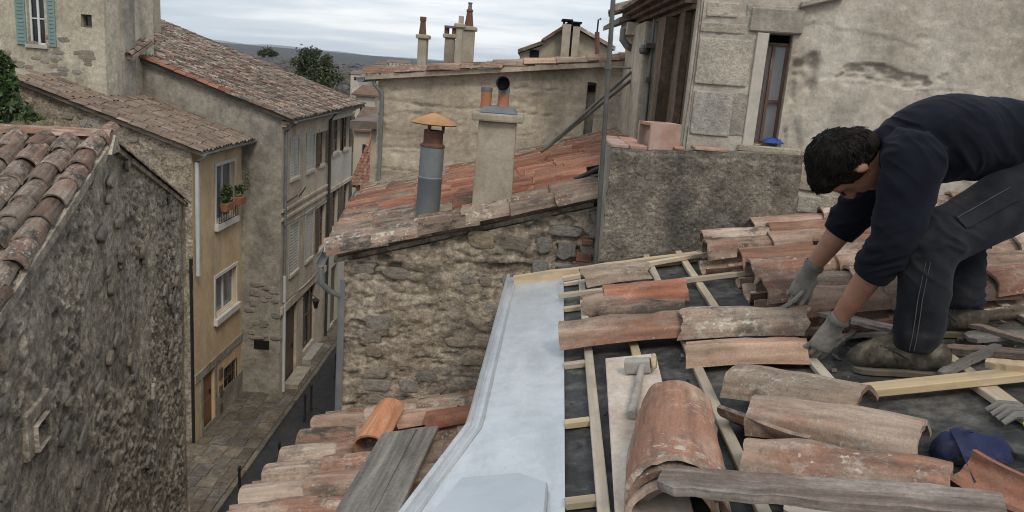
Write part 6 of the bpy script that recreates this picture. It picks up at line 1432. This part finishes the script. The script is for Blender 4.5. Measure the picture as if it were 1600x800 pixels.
# ---- body: one continuous skin mesh (head, neck, trunk, arms, legs)
bp = []
bp.append(ell(hd_c + hu * .012 - hf * .008, .078, .098, .105, hs, hu))                    # cranium (side, front-back, up)
bp.append(ell(hd_c - hu * .045 + hf * .035, .058, .065, .075, hs, hu))                     # face and jaw
bp.append(ell(hd_c + hu * .03 + hf * .07, .05, .022, .03, hs, hu))                         # brow
bp.append(limb([(hd_c + hu * .018 + hf * .092, .009, .011, hs), (hd_c - hu * .005 + hf * .108, .012, .013, hs), (hd_c - hu * .02 + hf * .112, .016, .012, hs)], 10))   # nose
bp.append(ell(hd_c - hu * .052 + hf * .096, .024, .009, .008, hs, hu)); bp.append(ell(hd_c - hu * .085 + hf * .078, .026, .022, .022, hs, hu))                     # lips, chin
for s in (1, -1):
    bp.append(ell(hd_c - hu * .012 - hf * .0 + hs * s * .080, .010, .021, .032, hs * s + hf * -.35, hu - hf * .2)); bp.append(ell(hd_c - hu * .004 + hf * .07 + hs * s * .033, .016, .012, .010, hs, hu))
bp.append(limb([(nek + (uch - nek) * .5, .062, .06, Yax), (nek, .056, .055, Yax), (hd_c - hu * .06 - hf * .02, .055, .06, Yax)]))
bp.append(limb([(pel, .14, .10, Yax), (lum, .13, .095, Yax), (che, .15, .105, Yax), (uch, .14, .09, Yax)]))
for sh_, el_, wr_ in ((shL, elL, wrL), (shR, elR, wrR)):
    bp.append(limb([(lerp(uch, sh_, .5), .06, .06, Yax), (sh_, .055, .055, Yax), (lerp(sh_, el_, .5), .047, .047, Yax), (el_, .043, .042, Yax), (lerp(el_, wr_, .28), .047, .045, Yax), (lerp(el_, wr_, .65), .037, .036, Yax), (wr_, .029, .026, Yax), (wr_ + (wr_ - el_).normalized() * .05, .03, .022, Yax)]))
for hp, kn, an_ in ((hipL, kneeL, ankL), (hipR, kneeR, ankR)):
    bp.append(limb([(hp, .08, .08, Yax), (lerp(hp, kn, .5), .07, .07, Yax), (kn, .055, .055, Yax), (lerp(kn, an_, .4), .05, .05, Yax), (an_, .036, .036, Yax)]))
body = remesh(bp, .0065, 4)
obj('body', body, 'skin', pe_)
# eyes closed over by brows: small dark lids
for s in (1, -1):
    v, f = ell(hd_c + hu * .022 + hf * .094 + hs * s * .033, .02, .006, .005, hs, hu, 10, 6); MB().add(v, f).build('eyebrow', 'dark_hair', pe_, True)
# ---- hair: cap over cranium and nape, tufted
hp_ = [ell(hd_c + hu * .022 - hf * .018, .086, .104, .108, hs, hu), ell(hd_c - hu * .035 - hf * .045, .074, .07, .075, hs, hu), ell(hd_c + hu * .075 + hf * .035, .06, .055, .045, hs, hu)]
for s in (1, -1): hp_.append(ell(hd_c - hu * .015 + hf * .022 + hs * s * .068, .012, .02, .032, hs, hu))
hair = remesh(hp_, .0035, 4)
def hair_f(c):
    l = np.array([(Vector(p) - hd_c).dot(hs) for p in c]); q = np.array([(Vector(p) - hd_c).dot(hu) for p in c]); r_ = np.array([(Vector(p) - hd_c).dot(hf) for p in c])
    ang = np.arctan2(l, r_ + .02) ; rid = lambda v: 1 - 2.6 * np.abs(v)
    cl = .0045 * rid(vnoise(l * 95 + q * 12, q * 14, r_ * 26, 3)) + .003 * vnoise(l * 190, q * 30, r_ * 50, 7) + .006 * fbm(l * 28, q * 22, r_ * 22, 5, 2)
    return cl - .018 * smooth((r_ - .045 + np.maximum(0, -q) * 1.0) / .03) * smooth((.06 - q) / .03)
wrinkle(hair, hair_f); obj('hair', hair, 'dark_hair', pe_)
hb2 = BVHTree.FromPolygons([v.co[:] for v in hair.vertices], [p.vertices[:] for p in hair.polygons])
mb = MB(); rg = random.Random(6)                                          # short strands combed from the crown to the brow
for k in range(2600):
    d = Vector((rg.gauss(0, 1), rg.gauss(0, 1), rg.gauss(0, 1))).normalized(); c0_ = hd_c + hu * .015 - hf * .012
    if d.dot(hu) < -.6 or (d.dot(hf) > .3 and d.dot(hu) < .62): continue
    h = hb2.ray_cast(c0_ + d * .3, -d)
    if not h[0]: continue
    n_ = h[1]; fl = hu * .25 + hf * .85 - hu * max(0, -d.dot(hf)) * .9 + Vector((rg.gauss(0, .22), rg.gauss(0, .22), rg.gauss(0, .22))); fl = (fl - n_ * fl.dot(n_)).normalized(); ln_ = rg.uniform(.014, .028)
    mb.tube([h[0] - n_ * .001, h[0] + fl * ln_ * .5 + n_ * rg.uniform(.001, .004), h[0] + fl * ln_ + n_ * rg.uniform(-.003, .004)], [.0014, .0012, .0005], 3, False)
tag(mb.build('hair_strands', 'dark_hair', pe_), kind='stuff')
# ---- sweater
sw = [limb([(lerp(pel, lum, .15), .175, .125, Yax), (lum, .172, .128, Yax), (lerp(lum, che, .5), .18, .132, Yax), (che, .195, .138, Yax), (lerp(che, uch, .6), .195, .128, Yax), (uch, .165, .108, Yax), (lerp(uch, nek, .7), .085, .078, Yax)], 28)]
cuL = lerp(elL, wrL, .24); cuR = lerp(elR, wrR, .18)
sw.append(limb([(lerp(uch, shL, .55), .09, .09, Yax), (shL, .092, .09, Yax), (lerp(shL, elL, .45), .080, .082, Yax), (lerp(shL, elL, .85), .070, .072, Yax), (lerp(elL, cuL, .4), .064, .064, Yax), (cuL, .057, .057, Yax)], 22, e1=.15))
sw.append(limb([(lerp(uch, shR, .55), .09, .09, Yax), (shR, .085, .085, Yax), (lerp(shR, elR, .45), .075, .075, Yax), (elR, .066, .066, Yax), (cuR, .055, .055, Yax)], 22, e1=.15))
swm = remesh(sw, .006, 9)
def sw_f(c):
    x, y, z = c[:, 0], c[:, 1], c[:, 2]
    P_ = lambda p: np.linalg.norm(c - np.array(p), axis=1)
    dS = np.exp(-(P_(lerp(shL, che, .25)) / .16) ** 2); dE = np.exp(-(P_(elL) / .11) ** 2); dC = np.exp(-(P_(cuL) / .06) ** 2); dW = np.exp(-(P_(lerp(lum, pel, .5)) / .2) ** 2); dR = np.exp(-(P_(elR) / .12) ** 2); dN = np.exp(-(P_(lerp(nek, uch, .5)) / .10) ** 2)
    rid = lambda v: 1 - 2.4 * np.abs(v)
    w = fbm(x * 5, y * 5, z * 5, 7, 2) * .05
    f_arm = rid(vnoise(x * 10 + z * 14 + w * 20, y * 6, (z - x) * 5, 11)); f_e = np.maximum(-.2, rid(vnoise((z - x * .6) * 46 + w * 34, y * 10, x * 6, 13))) ** 3; f_s = np.maximum(-.2, rid(vnoise((x + z) * 27 + w * 28, y * 8, (x - z) * 7, 17))) ** 3
    return .010 * fbm(x * 7, y * 7, z * 7, 19, 3) + .014 * dS * f_s + .013 * (dE + dC + dR) * f_e + .010 * dW * f_s + .005 * f_arm + .011 * dN * f_s
wrinkle(swm, sw_f); obj('sweater', swm, 'sweater', pe_)
nd = (hd_c - nek).normalized(); MB().tube([nek - nd * .045, nek - nd * .015, nek + nd * .012, nek + nd * .014], [.083, .076, .07, .064], 26, False).build('collar', 'sweater', pe_, True)
for cu, el_, wr_, r_ in ((cuL, elL, wrL, .058), (cuR, elR, wrR, .056)):
    d = (wr_ - el_).normalized(); MB().tube([cu - d * .03, cu, cu + d * .03, cu + d * .034, cu + d * .02], [r_ + .006, r_ + .009, r_ + .003, r_ - .006, r_ - .011], 24, False).build('cuff', 'sweater', pe_, True)
# ---- trousers
tr = [limb([(lerp(pel, lum, .35), .165, .118, Yax), (pel, .175, .13, Yax), (pel + (pel - lum) * .6, .16, .13, Yax)], 26)]
tr.append(limb([(hipL + (hipL - kneeL) * .1, .105, .112, Yax), (hipL, .108, .115, Yax), (lerp(hipL, kneeL, .5), .092, .1, Yax), (lerp(hipL, kneeL, .88), .082, .088, Yax), (lerp(kneeL, ankL, .12), .080, .084, Yax), (lerp(kneeL, ankL, .5), .076, .080, Yax), (lerp(kneeL, ankL, .9), .070, .076, Yax), (ankL + (ankL - kneeL).normalized() * .02, .064, .07, Yax)], 24, e1=.12))
tr.append(limb([(hipR + (hipR - kneeR) * .1, .105, .112, Yax), (hipR, .105, .112, Yax), (lerp(hipR, kneeR, .5), .09, .098, Yax), (kneeR, .078, .082, Yax), (lerp(kneeR, ankR, .5), .07, .074, Yax), (ankR + (ankR - kneeR).normalized() * .015, .062, .068, Yax)], 24, e1=.12))
trm = remesh(tr, .006, 7)
def tr_f(c):
    x, y, z = c[:, 0], c[:, 1], c[:, 2]; P_ = lambda p: np.linalg.norm(c - np.array(p), axis=1); rid = lambda v: np.maximum(-.2, 1 - 2.4 * np.abs(v)) ** 3; w = fbm(x * 6, y * 6, z * 6, 27, 2) * .06
    k = np.exp(-(P_(kneeL) / .12) ** 2) + np.exp(-(P_(kneeR) / .12) ** 2); a = np.exp(-(P_(ankL) / .10) ** 2) + np.exp(-(P_(ankR) / .1) ** 2); h = np.exp(-(P_(hipL) / .17) ** 2)
    return .010 * fbm(x * 8, y * 8, z * 8, 29, 3) + .015 * k * rid(vnoise((x * .5 + z) * 30 + w * 25, y * 8, x * 8, 31)) + .015 * a * rid(vnoise(z * 40 + w * 25, x * 9, y * 9, 33)) + .013 * h * rid(vnoise((x - z) * 22 + w * 20, y * 8, z * 5, 35))
wrinkle(trm, tr_f); tro = obj('trousers', trm, 'work_trousers', pe_)
# outer seam piping, thigh pocket
bv = BVHTree.FromPolygons([v.co[:] for v in trm.vertices], [p.vertices[:] for p in trm.polygons])
def onsurf(px, py, off=.002):
    d = ray(px, py).normalized(); h = bv.ray_cast(CAM, d); return (h[0] + h[1] * off) if h[0] else None
for sx in (0, 7):
    pts = [onsurf(x + sx, y) for x, y in ((1447, 410), (1440, 440), (1434, 470), (1430, 500), (1425, 530), (1421, 548))]; pts = [p for p in pts if p]
    if len(pts) > 1: MB().tube(pts, .0012, 5).build('seam', 'seam_thread', tro)
pk_ = [onsurf(x, y, .006) for x, y in ((1492, 338), (1575, 292), (1592, 312), (1508, 358))]
if all(pk_):
    rows_ = []
    for i in range(7):
        rows_.append([onsurf(lerp(lerp(1492, 1575, j / 9), lerp(1508, 1592, j / 9), i / 6), lerp(lerp(338, 290, j / 9), lerp(358, 312, j / 9), i / 6), .007) for j in range(10)])
    if all(all(r) for r in rows_):
        MB().add([v for r in rows_ for v in r], [(i*10+j, i*10+j+1, (i+1)*10+j+1, (i+1)*10+j) for i in range(6) for j in range(9)]).build('pocket', 'work_trousers', tro, True)
        MB().tube([p + Vector((0, -.001, .001)) for p in rows_[1]], .001, 5).build('pocket_stitch', 'seam_thread', tro)
# ---- boots
def boot(toe_px, heel_px, c, name_lab):
    T_ = RP(*RL(*toe_px, 0), 0.0); H_ = RP(*RL(*heel_px, 0), 0.0); d = T_ - H_; L_ = d.length; d.normalize(); z = rN; s = z.cross(d).normalized(); base = H_ + z * c
    up_ = []
    st = [(0, .036, .046, .055), (.06, .042, .052, .06), (.3, .042, .062, .062), (.5, .045, .06, .053), (.66, .05, .051, .045), (.82, .05, .042, .036), (.92, .04, .033, .028)]
    up_.append(limb([(base + d * (f * L_ * .96 + .012) + z * (.016 + hz), w_, hgt, s) for f, w_, hz, hgt in [(a, b, c_ , c_ ) for a, b, c_, e_ in st]], 20))
    up_.append(limb([(base + d * L_ * .22 + z * .06, .040, .05, s), (base + d * L_ * .25 + z * .11, .040, .046, s), (base + d * L_ * .26 + z * .14, .040, .044, s)], 18))
    me = remesh(up_, .005, 4)
    wrinkle(me, lambda c_: .004 * fbm(c_[:, 0] * 30, c_[:, 1] * 30, c_[:, 2] * 30, 5, 3) + .003 * (1 - 2.2 * np.abs(vnoise(c_[:, 0] * 55, c_[:, 2] * 30, c_[:, 1] * 12, 9))))
    bo = obj('boot', me, 'boot_leather', pe_)
    out = [(-.01, .02), (-.004, .036), (.06, .043), (.3, .041), (.5, .043), (.7, .052), (.86, .050), (.95, .038), (1.0, .016)]
    L2 = [base + d * (f * L_) + s * w_ for f, w_ in out] + [base + d * (f * L_) - s * w_ for f, w_ in reversed(out)]
    obj('sole', bevel(MB().prism(L2, z * .024).mesh('sole'), .004, 1), 'boot_sole', bo)
    bb = BVHTree.FromPolygons([v.co[:] for v in me.vertices], [p.vertices[:] for p in me.polygons])
    def on(f, t):                       # point on the upper: f along the boot, t around it (-1 inner rim .. 1 outer rim)
        c_ = base + d * (f * L_) + z * .02; dr = (s * math.sin(t * 1.5) + z * math.cos(t * 1.5)).normalized(); h = bb.ray_cast(c_ + dr * .25, -dr); return h[0] + h[1] * .0012 if h[0] else None
    def seam(path, r_, nm, m_):
        pts = [on(*q) for q in path]; pts = [p for p in pts if p]
        if len(pts) > 2: MB().tube(pts, r_, 5).build(nm, m_, bo)
    seam([(.72, -.95), (.75, -.5), (.77, 0), (.75, .5), (.72, .95)], .0022, 'toe_seam', 'iron_black')
    for sd_ in (1, -1):
        seam([(.64, sd_ * .28), (.52, sd_ * .34), (.42, sd_ * .42), (.34, sd_ * .5)], .002, 'eyelet_seam', 'iron_black')
        seam([(.50, sd_ * .36), (.46, sd_ * .6), (.44, sd_ * .95)], .002, 'quarter_seam', 'iron_black')
    for k in range(5):
        f = .62 - k * .055; seam([(f, -.32), (f + .006, 0), (f, .32)], .003, 'lace', 'seam_thread')
boot((1332, 578), (1474, 590), .004, 'near'); boot((1440, 522), (1530, 527), .004, 'far')
# ---- gloves: palm, four unequal bent fingers, thumb from the side of the palm
def glove(wr, el, palm_dir, nrm, curl, tip_scale, thumb_dir, label):
    """palm_dir: wrist -> knuckles; nrm: back of the hand; curl: bend of the joints"""
    x = palm_dir.normalized(); z = (nrm - x * nrm.dot(x)).normalized(); y = z.cross(x)
    kn = wr + x * .086
    parts = [limb([(wr - (wr - el).normalized() * .035, .038, .034, y), (wr - (wr - el).normalized() * .01, .034, .03, y), (wr + x * .03, .040, .024, y), (wr + x * .07, .045, .020, y), (kn, .043, .016, y)], 20)]
    for i, (oy, ln, r_) in enumerate(((.034, .072, .0098), (.0115, .08, .0102), (-.0115, .075, .0098), (-.033, .06, .0088))):
        p = kn + y * oy - x * (.012 if i in (0, 3) else .0) - x * (.008 if i == 3 else 0); ch_ = [p - x * .02]; cur = p; a_ = curl[0]
        dseg = [ln * .45, ln * .33, ln * .28]; ch_.append(p)
        for q, l_ in enumerate(dseg): 
            cur = cur + (x * math.cos(a_) - z * math.sin(a_) + y * oy * 1.5).normalized() * l_ * tip_scale; ch_.append(cur); a_ += curl[1] * (1 + .08 * i)
        parts.append(limb([(c_, r_ * k_, r_ * k_, y) for c_, k_ in zip(ch_, (1.05, 1.1, 1.02, .98, .86))], 10, 4))
    b_ = wr + x * .03 + y * .032; td = thumb_dir.normalized(); parts.append(limb([(b_ - td * .01, .016, .016, z), (b_ + td * .03, .0135, .0135, z), (b_ + td * .055 + x * .01, .0115, .0115, z), (b_ + td * .072 + x * .022, .0095, .0095, z)], 10, 4))
    me = remesh(parts, .0033, 3)
    wrinkle(me, lambda c_: .0022 * fbm(c_[:, 0] * 60, c_[:, 1] * 60, c_[:, 2] * 60, 5, 3))
    g = obj('glove', me, 'glove_knit', pe_); d = (wr - el).normalized()
    MB().tube([wr - d * .050, wr - d * .038, wr - d * .030], [.037, .040, .037], 20, False).build('glove_cuff', 'glove_grey', g, True)
    return g
tl = RP(*RL(1258, 548, .07), .075)                     # where the lower hand grips the orange tile
hdL = (W(1272, 556, 2.66) - wrL); glove(wrL, elL, hdL, Vector((.30, -.85, .45)), (.30, .26), 1.05, W(1262, 548, 2.72) - W(1292, 530, 2.66), 'l')
hdR = (W(1246, 470, 2.98) - wrR); glove(wrR, elR, hdR, Vector((.0, -.9, .45)), (.35, .75), .95, Vector((-.5, -.3, -.8)), 'r')
# pointing trowel-like scraper held in the upper hand
sc_ = thing('mortar_scraper', W(1226, 483, 2.98), 'small dark scraper held in the raised gloved hand', 'tool')
MB().tube([W(1256, 455, 2.96), W(1243, 468, 2.96), W(1236, 474, 2.96)], [.009, .010, .007], 8).build('handle', 'grey_wood', sc_, True)
a, b = W(1238, 472, 2.96), W(1212, 487, 2.99); me = MB().box((0, -.012, -.0015), ((b - a).length, .012, .0015)).mesh('blade'); obj('blade', me, 'galv', sc_, frameM(a, b - a, (0, -.5, 1)))
